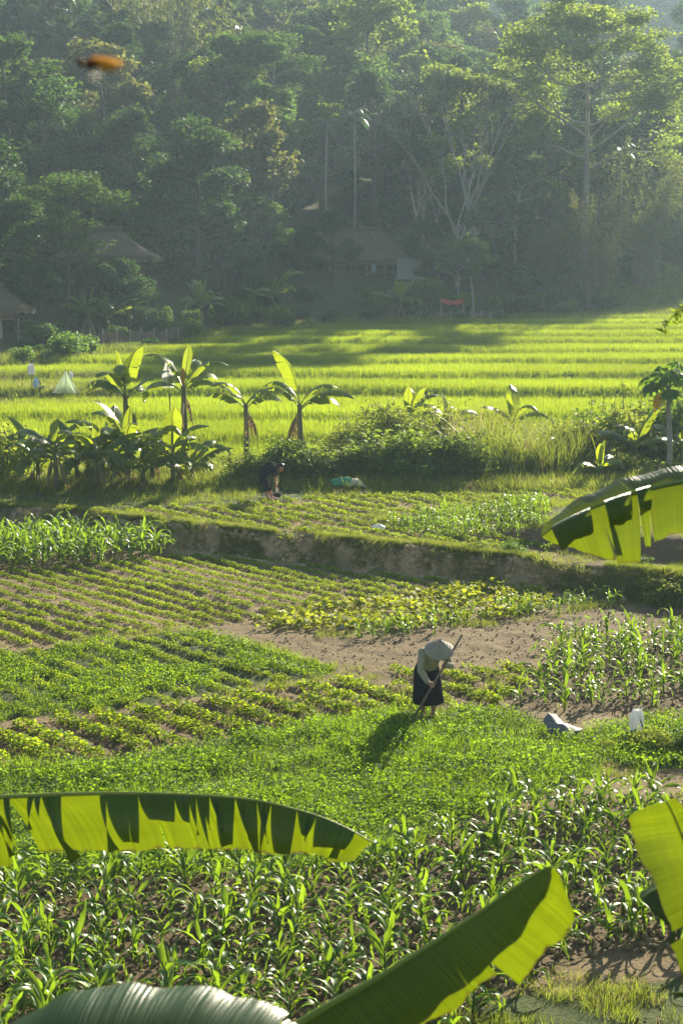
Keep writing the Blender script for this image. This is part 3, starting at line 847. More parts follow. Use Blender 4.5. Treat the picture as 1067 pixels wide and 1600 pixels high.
# ------------------------------------------------------------------ bean plants in rows
def bean_mesh(rng, mat, n=70, h=0.115, sp=0.082, L=0.046):
    a = rng.uniform(0, 6.283, n); rr_ = np.sqrt(rng.uniform(0, 1, n)) * sp * 1.5
    pos = np.stack([rr_ * np.cos(a), rr_ * np.sin(a), h * (1 - 0.55 * (rr_ / (sp * 1.5)) ** 2) * rng.uniform(0.45, 1.05, n)], 1)
    return leaf_cloud(pos, L, L * 0.68, rng, up=0.8)
bp_ = []
for k in range(6):
    V, Qd, T = bean_mesh(r, None)
    bp_.append(np_mesh('bean_plant', V, Qd, M['bean'], T))
def rows_in(P_, sp, step, seed, d=RD, gap=0.0):
    rg = np.random.default_rng(seed)
    n_ = np.array([-d[1], d[0]])
    q = P_ @ n_; s = P_ @ d
    X, Y = [], []
    for c_ in np.arange(math.floor(q.min() / sp) * sp, q.max(), sp):
        t = np.arange(s.min(), s.max(), step); t = t + rg.uniform(-0.35, 0.35, len(t)) * step
        w = (fbm(t * 0.5, t * 0 + c_ * 3, 5) - 0.47) * 0.22
        x = d[0] * t + n_[0] * (c_ + w); y = d[1] * t + n_[1] * (c_ + w)
        x = x + rg.normal(0, 0.022, len(x)); y = y + rg.normal(0, 0.022, len(x))
        k = inpoly(P_, x, y) & (vnoise(x * 1.7 + 30, y * 1.7, seed) > gap)
        X.append(x[k]); Y.append(y[k])
    return np.concatenate(X), np.concatenate(Y)
# the nearest rows, plant by plant
x, y = rows_in(F_BEAN3, 0.60, 0.17, 3, np.array([0.66, -0.75]), 0.16)
o_ = np.argsort(y); x, y = x[o_], y[o_]
keep = in_view(np.stack([x, y], 1), 25)
x, y = x[keep], y[keep]
z = land(x, y)
near = min(300, len(x))
for i in range(near):
    o = link('bean_plant', bp_[i % 6])
    o.location = (x[i], y[i], z[i]); o.rotation_euler = (0, 0, r.uniform(0, 6.28))
    s = r.uniform(1.15, 1.7); o.scale = (s, s, s * r.uniform(0.85, 1.1))
    tag(o, 'low bean plant in the short rows before the weeds, ' + spot(x[i], y[i], 0.1), 'bean plant', 'bean plants in the nearest rows')
BX, BY, BS = [x[near:]], [y[near:]], [r.uniform(1.1, 1.6, len(x) - near)]
for P_, sp, stp, sd, gap, s0 in ((F_BEAN1, 0.50, 0.11, 4, 0.08, 0.84), (F_BEAN2, 0.55, 0.12, 5, 0.10, 0.92), (F_BEAN4, 0.58, 0.13, 6, 0.2, 1.1), (F_BEAN_U, 0.64, 0.14, 7, 0.18, 1.1)):
    x, y = rows_in(P_, sp, stp, sd, RD if P_ is not F_BEAN_U else np.array([0.55, -0.83]), gap)
    BX.append(x); BY.append(y); BS.append(s0 * r.uniform(0.7, 1.25, len(x)))
X = np.concatenate(BX); Y = np.concatenate(BY)
scatter('bean_rows', onland(X, Y), bp_, 'long parallel rows of small yellow-green bean plants across the middle fields', 'bean plants', scl=np.concatenate(BS), seed=15)

# ------------------------------------------------------------------ squash plants
def squash_mesh(rng):
    n = 30
    a = rng.uniform(0, 6.283, n); q = np.sqrt(rng.uniform(0, 1, n)) * 0.32
    pos = np.stack([q * np.cos(a), q * np.sin(a), rng.uniform(0.06, 0.24, n) * (1 - 0.3 * q)], 1)
    V, Qd, T = leaf_cloud(pos, 0.125, 0.115, rng, up=0.7)
    return V, Qd, T
sq_ = []
for k in range(5):
    V, Qd, T = squash_mesh(r)
    sq_.append(np_mesh('squash_plant', V, Qd, M['squash'], T))
x, y = fill(F_SQUASH, 0.42, 41)
for i in range(len(x)):
    o = link('squash_plant', sq_[i % 5])
    o.location = (x[i], y[i], float(land(x[i], y[i]))); o.rotation_euler = (0, 0, r.uniform(0, 6.28))
    s = r.uniform(0.65, 1.15); o.scale = (s, s, s)
    uu = float(u_of(x[i], y[i])); vv = V0 + CAM_Z / y[i] * FPX
    tag(o, 'yellowing squash plant by the bare soil, ' + ('at the left end' if uu < 470 else 'left of the middle' if uu < 580 else 'right of the middle' if uu < 700 else 'at the right end') + ' of the patch, ' + ('front' if vv > 966 - 0.11 * (uu - 500) else 'rear') + ' side', 'squash plant', 'squash plants beside the bare soil')

# ------------------------------------------------------------------ corn
def corn_leaf_geo(rng, L, w, el, curl):
    n = 8
    p = np.array([0.0, 0, 0]); a = el
    V = []; tw = rng.uniform(-0.5, 0.5); yaw = 0.0; ya = rng.normal(0, 0.10)
    for k in range(n + 1):
        t = k / n
        ww = w * (0.55 + 1.3 * t if t < 0.35 else 1.0) * (1 - max(0, (t - 0.35) / 0.65) ** 1.7) + 0.002
        wv = 0.012 * math.sin(t * 11 + tw * 9)
        s = np.array([-math.sin(yaw), math.cos(yaw), 0.0])
        s = s * math.cos(tw * t) + np.array([0, 0, 1]) * math.sin(tw * t)
        nr_ = np.array([-math.sin(a) * math.cos(yaw), -math.sin(a) * math.sin(yaw), math.cos(a)])
        V += [p + s * ww / 2 + nr_ * (ww * 0.22 + wv), p.copy(), p - s * ww / 2 + nr_ * (ww * 0.22 - wv)]
        p = p + L / n * np.array([math.cos(a) * math.cos(yaw), math.cos(a) * math.sin(yaw), math.sin(a)])
        a -= curl * (0.35 + 1.6 * t) / n
        yaw += ya
    Qd = []
    for k in range(n):
        o = 3 * k
        Qd += [(o, o + 1, o + 4, o + 3), (o + 1, o + 2, o + 5, o + 4)]
    return np.array(V), np.array(Qd)
corn_leaves = []
for k in range(16):
    up = k % 4 == 0
    V, Qd = corn_leaf_geo(r, r.uniform(0.42, 0.68) * (0.68 if up else 1), r.uniform(0.046, 0.066), r.uniform(1.2, 1.42) if up else r.uniform(0.7, 1.2), r.uniform(0.3, 1.2) if up else r.uniform(2.2, 3.6))
    corn_leaves.append((np_mesh('corn_leaf', V, Qd, M['corn'], np.full(len(V), r.uniform(0.1, 0.9)), smooth=True), V, Qd))
b = MB(); b.tube([(0, 0, -0.03), (0.004, 0, 0.1), (0, 0.004, 0.25), (0, 0, 0.40)], [0.016, 0.014, 0.011, 0.005], 6)
corn_stalk = b.mesh('corn_stalk', M['stalk'], True)
def corn_plan(rng):
    n = rng.integers(9, 13); a0 = rng.uniform(0, 3.14); out = []
    for i in range(n):
        h = 0.04 + 0.34 * i / n
        top = i >= n - 1
        k = int(rng.integers(0, 4)) * 4 if top else int(rng.integers(0, 12)); 
        if not top and k % 4 == 0: k += 1
        out.append((k, h, a0 + math.pi * i + rng.normal(0, 0.5), rng.uniform(0.7, 1.1) * (1.0 if i > 1 else 0.7)))
    return out
def corn_thing(x, y, s, label, group, rng):
    z = float(land(x, y))
    t = thing('corn_plant', (x, y, z), rng.uniform(0, 6.28), (s, s, s * rng.uniform(0.8, 1.15)), label, 'corn plant', group)
    t.rotation_euler[0] = rng.normal(0, 0.09); t.rotation_euler[1] = rng.normal(0, 0.09)
    link('stalk', corn_stalk, t)
    for k, h, a, ls in corn_plan(rng):
        l = link('leaf', corn_leaves[k][0], t)
        l.location = (0, 0, h); l.rotation_euler = (rng.normal(0, 0.1), 0, a); l.scale = (ls, ls, ls)
    return t
def corn_whole(rng):
    Vs = [np.array([v.co[:] for v in corn_stalk.vertices])]; 
    VV = []; QQ = []; TT = []; off = 0
    for k, h, a, ls in corn_plan(rng):
        V = corn_leaves[k][1] * ls
        V = np.stack([V[:, 0] * math.cos(a) - V[:, 1] * math.sin(a), V[:, 0] * math.sin(a) + V[:, 1] * math.cos(a), V[:, 2] + h], 1)
        VV.append(V); QQ.append(corn_leaves[k][2] + off); TT.append(np.full(len(V), rng.uniform(0.1, 0.9))); off += len(V)
    sv = Vs[0]; sq = np.array([p.vertices[:] for p in corn_stalk.polygons if len(p.vertices) == 4])
    VV.append(sv); QQ.append(sq + off); TT.append(np.full(len(sv), 0.6))
    return np_mesh('corn_plant', np.concatenate(VV), np.concatenate(QQ), M['corn'], np.concatenate(TT), smooth=True)
corn_protos = [corn_whole(r) for k in range(8)]
def corn_one(x, y, s, label, group, rng):
    o = link('corn_plant', corn_protos[int(rng.integers(0, 8))])
    o.location = (x, y, float(land(x, y))); o.rotation_euler = (0, 0, rng.uniform(0, 6.28)); o.scale = (s, s, s)
    return tag(o, label, 'corn plant', group)
x, y = rows_in(F_CORN_F, 0.50, 0.36, 51, np.array([0.9, 0.43]), 0.10)
k = in_view(np.stack([x, y], 1), 90) & (y > 13.2)
for i in np.nonzero(k)[0]:
    corn_thing(x[i], y[i], r.uniform(0.62, 1.12), 'glossy young corn plant in the foreground field, ' + spot(x[i], y[i]), 'corn in the foreground field', r)
n_f = int(k.sum())
x, y = rows_in(F_CORN_R, 0.62, 0.42, 52, np.array([0.85, 0.53]), 0.15)
k = in_view(np.stack([x, y], 1), 40)
for i in np.nonzero(k)[0]:
    corn_thing(x[i], y[i], r.uniform(0.68, 1.08), 'young corn plant in the right-hand field, ' + spot(x[i], y[i]), 'corn right of the woman', r)
n_r = int(k.sum())
xl, yl = rows_in(F_CORN_L, 0.55, 0.36, 53, np.array([0.95, 0.3]), 0.1)
xs_, ys_ = rows_in(F_CORNLET, 0.5, 0.4, 54, np.array([0.95, 0.3]), 0.1)
x, y = rows_in(F_CORN_U, 0.5, 0.36, 55, np.array([0.95, 0.3]), 0.2)
X = np.concatenate([xl, xs_, x]); Y = np.concatenate([yl, ys_, y])
scatter('corn_patches', onland(X, Y), corn_protos, 'young corn in the patches by the bank, by the bare soil and on the upper terrace', 'corn',
        scl=np.concatenate([r.uniform(0.95, 1.35, len(xl)), r.uniform(0.45, 0.68, len(xs_)), r.uniform(0.5, 0.8, len(x))]), seed=17)
print('corn', n_f, n_r, len(X))
# ------------------------------------------------------------------ trees
def grow(b, p, d, L, rad, depth, rng, tips, spread=0.6, kids=(2, 4), up=0.1, segs=4, sides=5, shrink=0.68, along=True):
    pts = [p.copy()]; rads = [rad]
    d = d / np.linalg.norm(d)
    for k in range(segs):
        d = d + rng.normal(0, 0.13, 3) + np.array([0, 0, up * 0.25]); d /= np.linalg.norm(d)
        p = p + d * L / segs
        pts.append(p.copy()); rads.append(rad * (1 - 0.5 * (k + 1) / segs))
    b.tube(pts, rads, sides, cap=False)
    if depth == 0:
        tips.append((pts[-1], d)); tips.append((pts[-2], d))
        return
    n = rng.integers(kids[0], kids[1] + 1)
    for i in range(n):
        a = rng.uniform(0, 6.283)
        s = np.cross(d, [0.3, 0.2, 0.9]); s /= np.linalg.norm(s) + 1e-9
        s2 = np.cross(d, s)
        nd = d + spread * rng.uniform(0.6, 1.3) * (math.cos(a) * s + math.sin(a) * s2) + np.array([0, 0, up])
        j = segs if (i == 0 or not along) else int(rng.integers(segs // 2, segs + 1))
        grow(b, pts[j], nd, L * shrink * rng.uniform(0.75, 1.2), rads[j] * 0.75, depth - 1, rng, tips, spread, kids, up, max(2, segs - 1), max(3, sides - 1), shrink, along)

def clumps(tips, rng, n, R, flat, L, Wd, up=0.7, droop=0.1, fill_=1.0):
    VV = []; QQ = []; TT = []; off = 0
    for p, d in tips:
        if rng.uniform() > fill_: continue
        m = int(n * rng.uniform(0.6, 1.4))
        rr_ = R * rng.uniform(0.65, 1.3)
        q = rng.normal(size=(m, 3)); q /= np.linalg.norm(q, axis=1)[:, None]
        q *= (rng.uniform(0.15, 1, m) ** 0.5)[:, None] * rr_
        q[:, 2] *= flat
        V, Qd, T = leaf_cloud(p + q, L, Wd, rng, up, droop, tint=np.full(m, rng.uniform(0.15, 0.85)))
        VV.append(V); QQ.append(Qd + off); TT.append(T); off += len(V)
    return np.concatenate(VV), np.concatenate(QQ), np.concatenate(TT)

def broadleaf(seed, H, cb, spread, leafmat, barkmat='bark', n=26, R=1.0, flat=0.55, L=0.46, Wd=0.30, tiers=9, den=2.5, r0=None, lean=0.05, fill_=1.0, up=0.12, dep=2):
    """returns (trunk mesh, crown mesh) of a tree H high whose limbs start at cb*H and reach out spread metres"""
    rng = np.random.default_rng(seed)
    b = MB(); tips = []
    r0 = r0 or H * 0.018
    pts = []; rads = []
    lx, ly = rng.normal(0, lean, 2)
    for k in range(9):
        t = k / 8
        pts.append(np.array([lx * H * t * t + 0.15 * math.sin(t * 5 + seed), ly * H * t * t + 0.15 * math.cos(t * 4 + seed), -0.6 + t * (H * 0.86 + 0.6)]))
        rads.append(r0 * (1.25 if k == 0 else 1) * (1 - 0.8 * t) + 0.02)
    b.tube(pts, rads, 8, cap=False)
    P3 = np.array(pts)
    zz = P3[:, 2]
    for i in range(tiers):
        h = H * (cb + (0.88 - cb) * (i + rng.uniform(0, 0.8)) / tiers)
        p = np.array([np.interp(h, zz, P3[:, 0]), np.interp(h, zz, P3[:, 1]), h])
        a = i * 2.399 + rng.uniform(-0.5, 0.5)
        f = (h / H - cb) / (0.9 - cb)
        ln = spread * (0.55 + 0.5 * math.sin(math.pi * min(1, 0.25 + 0.75 * f))) * (1 - 0.45 * max(0, f - 0.6) / 0.4) * rng.uniform(0.65, 1.15)
        d = np.array([math.cos(a), math.sin(a), 0.25 + 0.6 * f])
        grow(b, p, d, ln * 0.62, r0 * (0.5 - 0.3 * f), dep - 1 if dep > 1 else 1, rng, tips, 0.65, (2, 4), up, 4, 5, 0.6)
    tips.append((P3[-1], np.array([0, 0, 1.0])))
    tm = b.mesh('trunk', M[barkmat], True)
    V, Qd, T = clumps(tips, rng, int(n * den), R * 1.2, flat, L, Wd, fill_=fill_)
    cm = np_mesh('crown', V, Qd, M[leafmat], T)
    return tm, cm

def bamboo(seed, H, n, spread, mat='bamboo_leaf', leaves=60):
    rng = np.random.default_rng(seed)
    b = MB(); pos = []; out = []
    for i in range(n):
        a = rng.uniform(0, 6.283); q = math.sqrt(rng.uniform(0, 1)) * 0.09 * H
        h = H * rng.uniform(0.62, 1.05); sp = spread * rng.uniform(0.25, 1.1)
        pts = []
        for k in range(9):
            t = k / 8
            rr_ = q + sp * t ** 2.3
            pts.append(np.array([math.cos(a) * rr_, math.sin(a) * rr_, -0.3 + h * (t - 0.13 * t ** 4 * (sp / spread))]))
        b.tube(pts, [0.06 * (1 - 0.85 * k / 8) for k in range(9)], 4, cap=False)
        P3 = np.array(pts)
        m = int(leaves * rng.uniform(0.7, 1.3))
        t = 0.22 + 0.78 * rng.uniform(0, 1, m) ** 0.75
        c = np.stack([np.interp(t * 8, range(9), P3[:, j]) for j in range(3)], 1)
        w = 0.35 + 0.75 * np.sin(np.pi * np.clip(t, 0, 1))
        pos.append(c + rng.normal(0, 0.42, (m, 3)) * w[:, None] * H / 14)
        out.append(np.tile([math.cos(a), math.sin(a), -0.7], (m, 1)))
    pos = np.concatenate(pos); out = np.concatenate(out)
    # twig sprays: three leaves at each place
    pos = np.repeat(pos, 3, 0) + rng.normal(0, 0.11, (len(pos) * 3, 3)); out = np.repeat(out, 3, 0)
    tint = fbm(pos[:, 0] * 0.6 + 9, pos[:, 2] * 0.6, seed)
    V, Qd, T = leaf_cloud(pos, 0.36, 0.085, rng, 0.3, 0.6, tint=tint, out=out)
    return b.mesh('culms', M['culm'], True), np_mesh('foliage', V, Qd, M[mat], T)

def fan_palm(seed, H):
    rng = np.random.default_rng(seed)
    b = MB()
    b.tube([(0, 0, -0.4), (0.1, 0, H * 0.5), (0, 0.1, H)], [0.24, 0.18, 0.17], 7, cap=False)
    V = []; Qd = []; T = []
    for i in range(26):
        a = i * 2.399; el = 1.35 - 2.3 * (i / 26) + rng.normal(0, 0.12)
        d = np.array([math.cos(a) * math.cos(el), math.sin(a) * math.cos(el), math.sin(el)])
        c = np.array([0, 0, H]) + d * rng.uniform(1.1, 1.5)
        b.tube([np.array([0, 0, H - 0.1]), c], [0.035, 0.025], 4, cap=False)
        s = np.cross(d, [0, 0, 1.0]); s /= np.linalg.norm(s) + 1e-6
        n_ = np.cross(s, d)
        R = rng.uniform(1.0, 1.35); tt = 0.15 + 0.75 * (1 - i / 26) + rng.normal(0, 0.1)
        for k in range(15):
            f = -1.9 + 3.8 * k / 14
            e = d * math.cos(f) + s * math.sin(f)
            e2 = d * math.cos(f + 0.12) + s * math.sin(f + 0.12)
            e0 = d * math.cos(f - 0.12) + s * math.sin(f - 0.12)
            o = len(V)
            V += [c, c + e0 * R * 0.6 - n_ * 0.05, c + e * R - np.array([0, 0, 0.28]), c + e2 * R * 0.6 + n_ * 0.08]
            Qd.append((o, o + 1, o + 2, o + 3)); T += [tt] * 4
    return b.mesh('trunk', M['bark'], True), np_mesh('crown', np.array(V), np.array(Qd), M['palm'], np.array(T))

def feather_palm(seed, H, nf=9, FL=2.0, r0=0.09, droop=1.5):
    rng = np.random.default_rng(seed)
    b = MB()
    b.tube([(0, 0, -0.4), (0.12, 0.05, H * 0.5), (0, 0, H)], [r0 * 1.15, r0, r0 * 0.85], 7, cap=False)
    V = []; Qd = []; T = []
    for i in range(nf):
        a = i * 2.399 + rng.normal(0, 0.2); el = 1.25 - 1.1 * i / nf
        p = np.array([0, 0, H - 0.1]); pts = [p.copy()]
        n = 12
        for k in range(n):
            d = np.array([math.cos(a) * math.cos(el), math.sin(a) * math.cos(el), math.sin(el)])
            q = p + d * FL / n
            s = np.array([-math.sin(a), math.cos(a), 0])
            ll = FL * 0.30 * math.sin(math.pi * (k + 1.2) / (n + 2))
            for sg in (-1, 1):
                for m in (0, 0.5):
                    base = p + (q - p) * m
                    e = s * sg * 0.85 + d * 0.5 + np.array([0, 0, -0.45]); e /= np.linalg.norm(e)
                    o = len(V)
                    V += [base, base + e * ll * 0.5 + d * 0.05, base + e * ll - np.array([0, 0, ll * 0.25]), base + e * ll * 0.5 - d * 0.05]
                    Qd.append((o, o + 1, o + 2, o + 3)); T += [rng.uniform(0.2, 0.9)] * 4
            p = q; pts.append(p.copy()); el -= droop / n
        b.tube(pts, [0.025 * (1 - 0.8 * k / n) for k in range(n + 1)], 4, cap=False)
    return b.mesh('trunk', M['pale_bark'], True), np_mesh('crown', np.array(V), np.array(Qd), M['palm'], np.array(T))

def shrub(seed, R, Hh, mat, n=1500, L=0.16, Wd=0.1, lobes=7):
    rng = np.random.default_rng(seed)
    b = MB(); VV = []
    for i in range(lobes):
        a = rng.uniform(0, 6.283); q = R * math.sqrt(rng.uniform(0, 1)) * 0.72
        c = np.array([q * math.cos(a), q * math.sin(a), Hh * rng.uniform(0.35, 0.78) * (1 - 0.3 * (q / R) ** 2)])
        b.tube([(c[0] * 0.2, c[1] * 0.2, -0.1), c * np.array([0.6, 0.6, 0.6]), c], [0.03 * R, 0.02 * R, 0.006 * R], 4, cap=False)
        m = n // lobes
        d = rng.normal(size=(m, 3)); d /= np.linalg.norm(d, axis=1)[:, None]
        rr_ = R * rng.uniform(0.28, 0.52)
        pp = c + d * (rng.uniform(0.1, 1, m) ** 0.4)[:, None] * rr_ * np.array([1, 1, Hh / R * 0.62 if Hh < 1.6 * R else 1])
        VV.append(pp)
    pos = np.concatenate(VV); pos = pos[pos[:, 2] > 0.02]
    V, Qd, T = leaf_cloud(pos, L, Wd, rng, 0.5, 0.15, tint=fbm(pos[:, 0] * 1.5 + 5, pos[:, 1] * 1.5 + pos[:, 2], seed))
    return b.mesh('stems', M['bark']), np_mesh('foliage', V, Qd, M[mat], T)

def put(kind, x, y, s, name, label, cat, group=None, rz=None, names=('trunk', 'crown'), sz=None, z=None):
    z = float(land(x, y)) - 0.1 if z is None else z
    t = thing(name, (x, y, z), random.uniform(0, 6.28) if rz is None else rz, (s, s, s * (sz or 1.0)), label, cat, group)
    for nm, me in zip(names, kind):
        link(nm, me, t)
    return t

K = {}
K['dark0'] = broadleaf(1, 15, 0.28, 5.0, 'forest_dark', n=34, R=1.25, tiers=12)
K['dark1'] = broadleaf(2, 17, 0.32, 4.6, 'forest_dark', n=32, R=1.15, tiers=12)
K['dark2'] = broadleaf(3, 13, 0.22, 5.2, 'forest_dark', n=34, R=1.3, tiers=12, L=0.52, Wd=0.34)
K['mid0'] = broadleaf(4, 14, 0.30, 4.6, 'forest_mid', n=32, R=1.1, tiers=12)
K['mid1'] = broadleaf(5, 16, 0.40, 4.8, 'forest_mid', n=32, R=1.15, flat=0.4, tiers=11, barkmat='pale_bark')
K['mid2'] = broadleaf(6, 12, 0.25, 4.4, 'forest_mid', n=30, R=1.1, tiers=11, L=0.40, Wd=0.26)
K['bright0'] = broadleaf(7, 15, 0.34, 4.8, 'forest_bright', n=34, R=1.2, tiers=12)
K['olive0'] = broadleaf(8, 14, 0.3, 4.4, 'forest_olive', n=28, R=1.1, tiers=12)
K['bamboo0'] = bamboo(9, 15, 46, 5.5, leaves=62)
K['bamboo1'] = bamboo(10, 13, 40, 5.0, 'forest_olive', leaves=60)
K['fan0'] = fan_palm(11, 9); K['fan1'] = fan_palm(12, 11)
K['areca'] = feather_palm(13, 12, 9, 2.1, 0.10, 1.9)
K['sh0'] = shrub(21, 1.6, 2.0, 'shrub', 1300, 0.24, 0.14)
K['sh1'] = shrub(22, 1.4, 2.4, 'forest_mid', 1300, 0.24, 0.15)
K['sh2'] = shrub(23, 1.8, 1.7, 'forest_dark', 1300, 0.26, 0.16)

def at(u, D):
    return (u - 533.5) / FPX * D
def plant(kind, u, D, s, name, label, cat, **kw):
    return put(K[kind] if isinstance(kind, str) else kind, at(u, D), D, s, name, label, cat, **kw)

# singled-out trees
bigt = broadleaf(31, 24, 0.36, 8.6, 'forest_bright', 'pale_bark', n=30, R=1.25, flat=0.34, L=0.42, Wd=0.26, tiers=18, r0=0.36, lean=0.01, dep=3, up=0.05, fill_=0.85)
plant(bigt, 908, 149, 1.0, 'giant_tree', 'tall spreading yellow-green tree with straight pale trunk at the right', 'tree', rz=0.4)
lt = broadleaf(32, 11, 0.34, 4.6, 'forest_mid', n=38, R=0.95, flat=0.34, L=0.26, Wd=0.16, tiers=13, lean=0.02, dep=2)
plant(lt, 110, 106, 0.88, 'layered_tree', 'layered mid-green tree standing in front of the long thatched house', 'tree', rz=1.0)
mt = broadleaf(33, 17, 0.45, 5.2, 'forest_mid', 'pale_bark', n=40, R=1.2, flat=0.38, L=0.3, Wd=0.19, tiers=12, r0=0.3, lean=0.09)
plant(mt, 424, 152, 1.0, 'leaning_tree', 'green tree with pale forked leaning trunks left of the thatched stilt house', 'tree', rz=2.0)
K['twin'] = broadleaf(34, 15, 0.5, 4.2, 'forest_mid', 'pale_bark', n=34, R=1.15, flat=0.45, tiers=10, r0=0.2, lean=0.12)
plant('twin', 372, 154, 1.0, 'slanting_tree', 'tree with a thin pale trunk slanting over the forest edge at centre left', 'tree', rz=0.2)
plant('bamboo0', 272, 168, 1.38, 'bamboo_clump', 'huge feathery olive bamboo clump rising from the slope at upper left', 'bamboo', names=('culms', 'foliage'))
plant('bamboo1', 930, 137, 0.86, 'bamboo_clump', 'dense olive bamboo clump at the foot of the tall yellow-green tree', 'bamboo', names=('culms', 'foliage'))
plant('bamboo0', 1000, 146, 0.9, 'bamboo_clump', 'arching yellowish bamboo clump above the grassy steps at the right', 'bamboo', names=('culms', 'foliage'))
plant('bamboo1', 850, 141, 0.55, 'bamboo_clump', 'small drooping bamboo clump left of the dense olive one', 'bamboo', names=('culms', 'foliage'))
plant('bright0', 570, 176, 1.22, 'bright_tree', 'rounded bright green tree high on the slope above the stilt house', 'tree')
plant('bamboo0', 520, 186, 1.1, 'bamboo_clump', 'pale green bamboo clump beside the rounded bright tree on the slope', 'bamboo', names=('culms', 'foliage'))
plant('areca', 553, 146, 0.93, 'areca_palm', 'slender areca palm with tall pale stem above the stilt house roof', 'palm', sz=1.05)
plant('areca', 511, 148, 0.84, 'areca_palm', 'shorter slender areca palm left of the taller one above the roof', 'palm')
plant('areca', 962, 150, 0.9, 'areca_palm', 'slender palm stem rising from the bamboo under the tall tree', 'palm')
# the leafless trees
for i, (u_, D_, H_, sd, lb) in enumerate(((712, 140, 15.5, 41, 'leafless tree with bright white forking branches right of the stilt house'), (735, 146, 17, 42, 'second bare pale tree with long upswept branches behind the first'), (655, 139, 9.5, 43, 'small bare grey tree beside the grey woven wall'))):
    rg = np.random.default_rng(sd)
    b = MB(); tips = []
    b.tube([(0, 0, -0.3), (0.1, 0.05, H_ * 0.16), (0, 0.1, H_ * 0.30)], [0.26, 0.21, 0.18], 7, cap=False)
    for k in range(5):
        a = k * 1.26 + rg.uniform(-0.3, 0.3)
        grow(b, np.array([0, 0.1, H_ * (0.22 + 0.02 * k)]), np.array([math.cos(a) * 0.65, math.sin(a) * 0.4, 1.15]), H_ * 0.33, 0.13, 3, rg, tips, 0.42, (2, 3), 0.22, 5, 5, 0.66, False)
    tm = b.mesh('trunk', M['pale_bark'], True)
    V, Qd, T = clumps(tips, rg, 4, 0.5, 0.6, 0.26, 0.16, fill_=0.3)
    plant((tm, np_mesh('crown', V, Qd, M['forest_olive'], T)), u_, D_, 1.0, 'bare_tree', lb, 'tree', rz=0.0)
# pale thin trunks by the red tarp
for u_, D_, s_ in ((740, 128, 0.42), (716, 129, 0.38)):
    plant('twin', u_, D_, s_, 'sapling', 'thin pale sapling beside the red tarp at the rice edge' if u_ > 730 else 'thin pale sapling just left of the red tarp at the rice edge', 'tree', rz=u_)

# forest over the slope
LAND = [('the stilt house roof', 560, 378), ('the long thatched house', 150, 405), ('the huge olive bamboo', 270, 170), ('the tall yellow-green tree', 915, 180), ('the leafless white tree', 700, 270), ('the slender areca palms', 532, 240), ('the rounded bright tree', 570, 140), ('the dense bamboo at right', 930, 410), ('the small hut', 10, 470), ('the layered tree', 110, 310), ('the leaning tree', 424, 230), ('the top left corner', 20, 10), ('the top right corner', 1050, 10), ('the middle of the top edge', 480, 10), ('the grassy steps at right', 1030, 440), ('the red tarp', 705, 472), ('the wattle fence', 215, 525), ('the bamboo above the steps', 1000, 330), ('the left forest edge', 10, 220), ('the small bare grey tree', 655, 380)]
def where(x, D, zc):
    u_ = float(u_of(x, D)); v_ = V0 - (zc - CAM_Z) / D * FPX
    n_, lu, lv = min(LAND, key=lambda q: (q[1] - u_) ** 2 + (q[2] - v_) ** 2)
    du, dv = u_ - lu, v_ - lv; d = math.hypot(du, dv)
    a = math.degrees(math.atan2(-dv, du)) % 360
    dr = ['right of', 'above and right of', 'above', 'above and left of', 'left of', 'below and left of', 'below', 'below and right of'][int((a + 22.5) // 45) % 8]
    return ('close ' if d < 38 else '') + dr + ' ' + n_ + (', higher up' if D > 200 else '')
rg = np.random.default_rng(77)
spots = []
taken = [(at(u_, D_), D_, q) for u_, D_, q in ((908, 149, 5), (110, 106, 4), (424, 152, 3), (272, 168, 5), (930, 137, 3.5), (1000, 146, 3.5), (570, 176, 5), (520, 186, 4), (712, 140, 4), (735, 146, 4), (590, 141, 9), (100, 116, 9), (95, 166, 5), (60, 158, 4), (140, 160, 5), (185, 172, 4), (25, 166, 4), (110, 152, 4))]
for u_, D_, s_, lb in ((95, 167, 1.15, 'shaggy fan palm with stiff blue-green leaves behind the flying insect'), (62, 160, 1.0, 'fan palm left of and below the flying insect'), (142, 162, 1.05, 'fan palm right of and below the flying insect'), (188, 174, 1.2, 'fan palm between the flying insect and the huge olive bamboo'), (22, 167, 1.05, 'fan palm at the left edge level with the flying insect'), (112, 153, 0.85, 'short fan palm with hanging dry skirt above the layered tree')):
    plant('fan0' if u_ % 4 else 'fan1', u_, D_, s_, 'fan_palm', lb, 'palm')
tries = 0
while len(spots) < 262 and tries < 60000:
    tries += 1
    D = 118 + 142 * rg.uniform() ** 0.9
    u_ = rg.uniform(-170, 1240)
    fd = float(far_D(u_))
    if D < fd + 14: continue
    if u_ > 955 and D < 160: continue
    if 560 < u_ < 800 and D < 150: continue
    if 440 < u_ < 660 and D < 150: continue
    if u_ < 250 and D < 124: continue
    if 800 < u_ < 1000 and D < 153: continue
    x = at(u_, D)
    dm = 4.6
    if any((x - a) ** 2 + (D - c) ** 2 < dm * dm for a, c in spots): continue
    if any((x - a) ** 2 + (D - c) ** 2 < q * q for a, c, q in taken): continue
    spots.append((x, D))
spots.sort(key=lambda p: p[1])
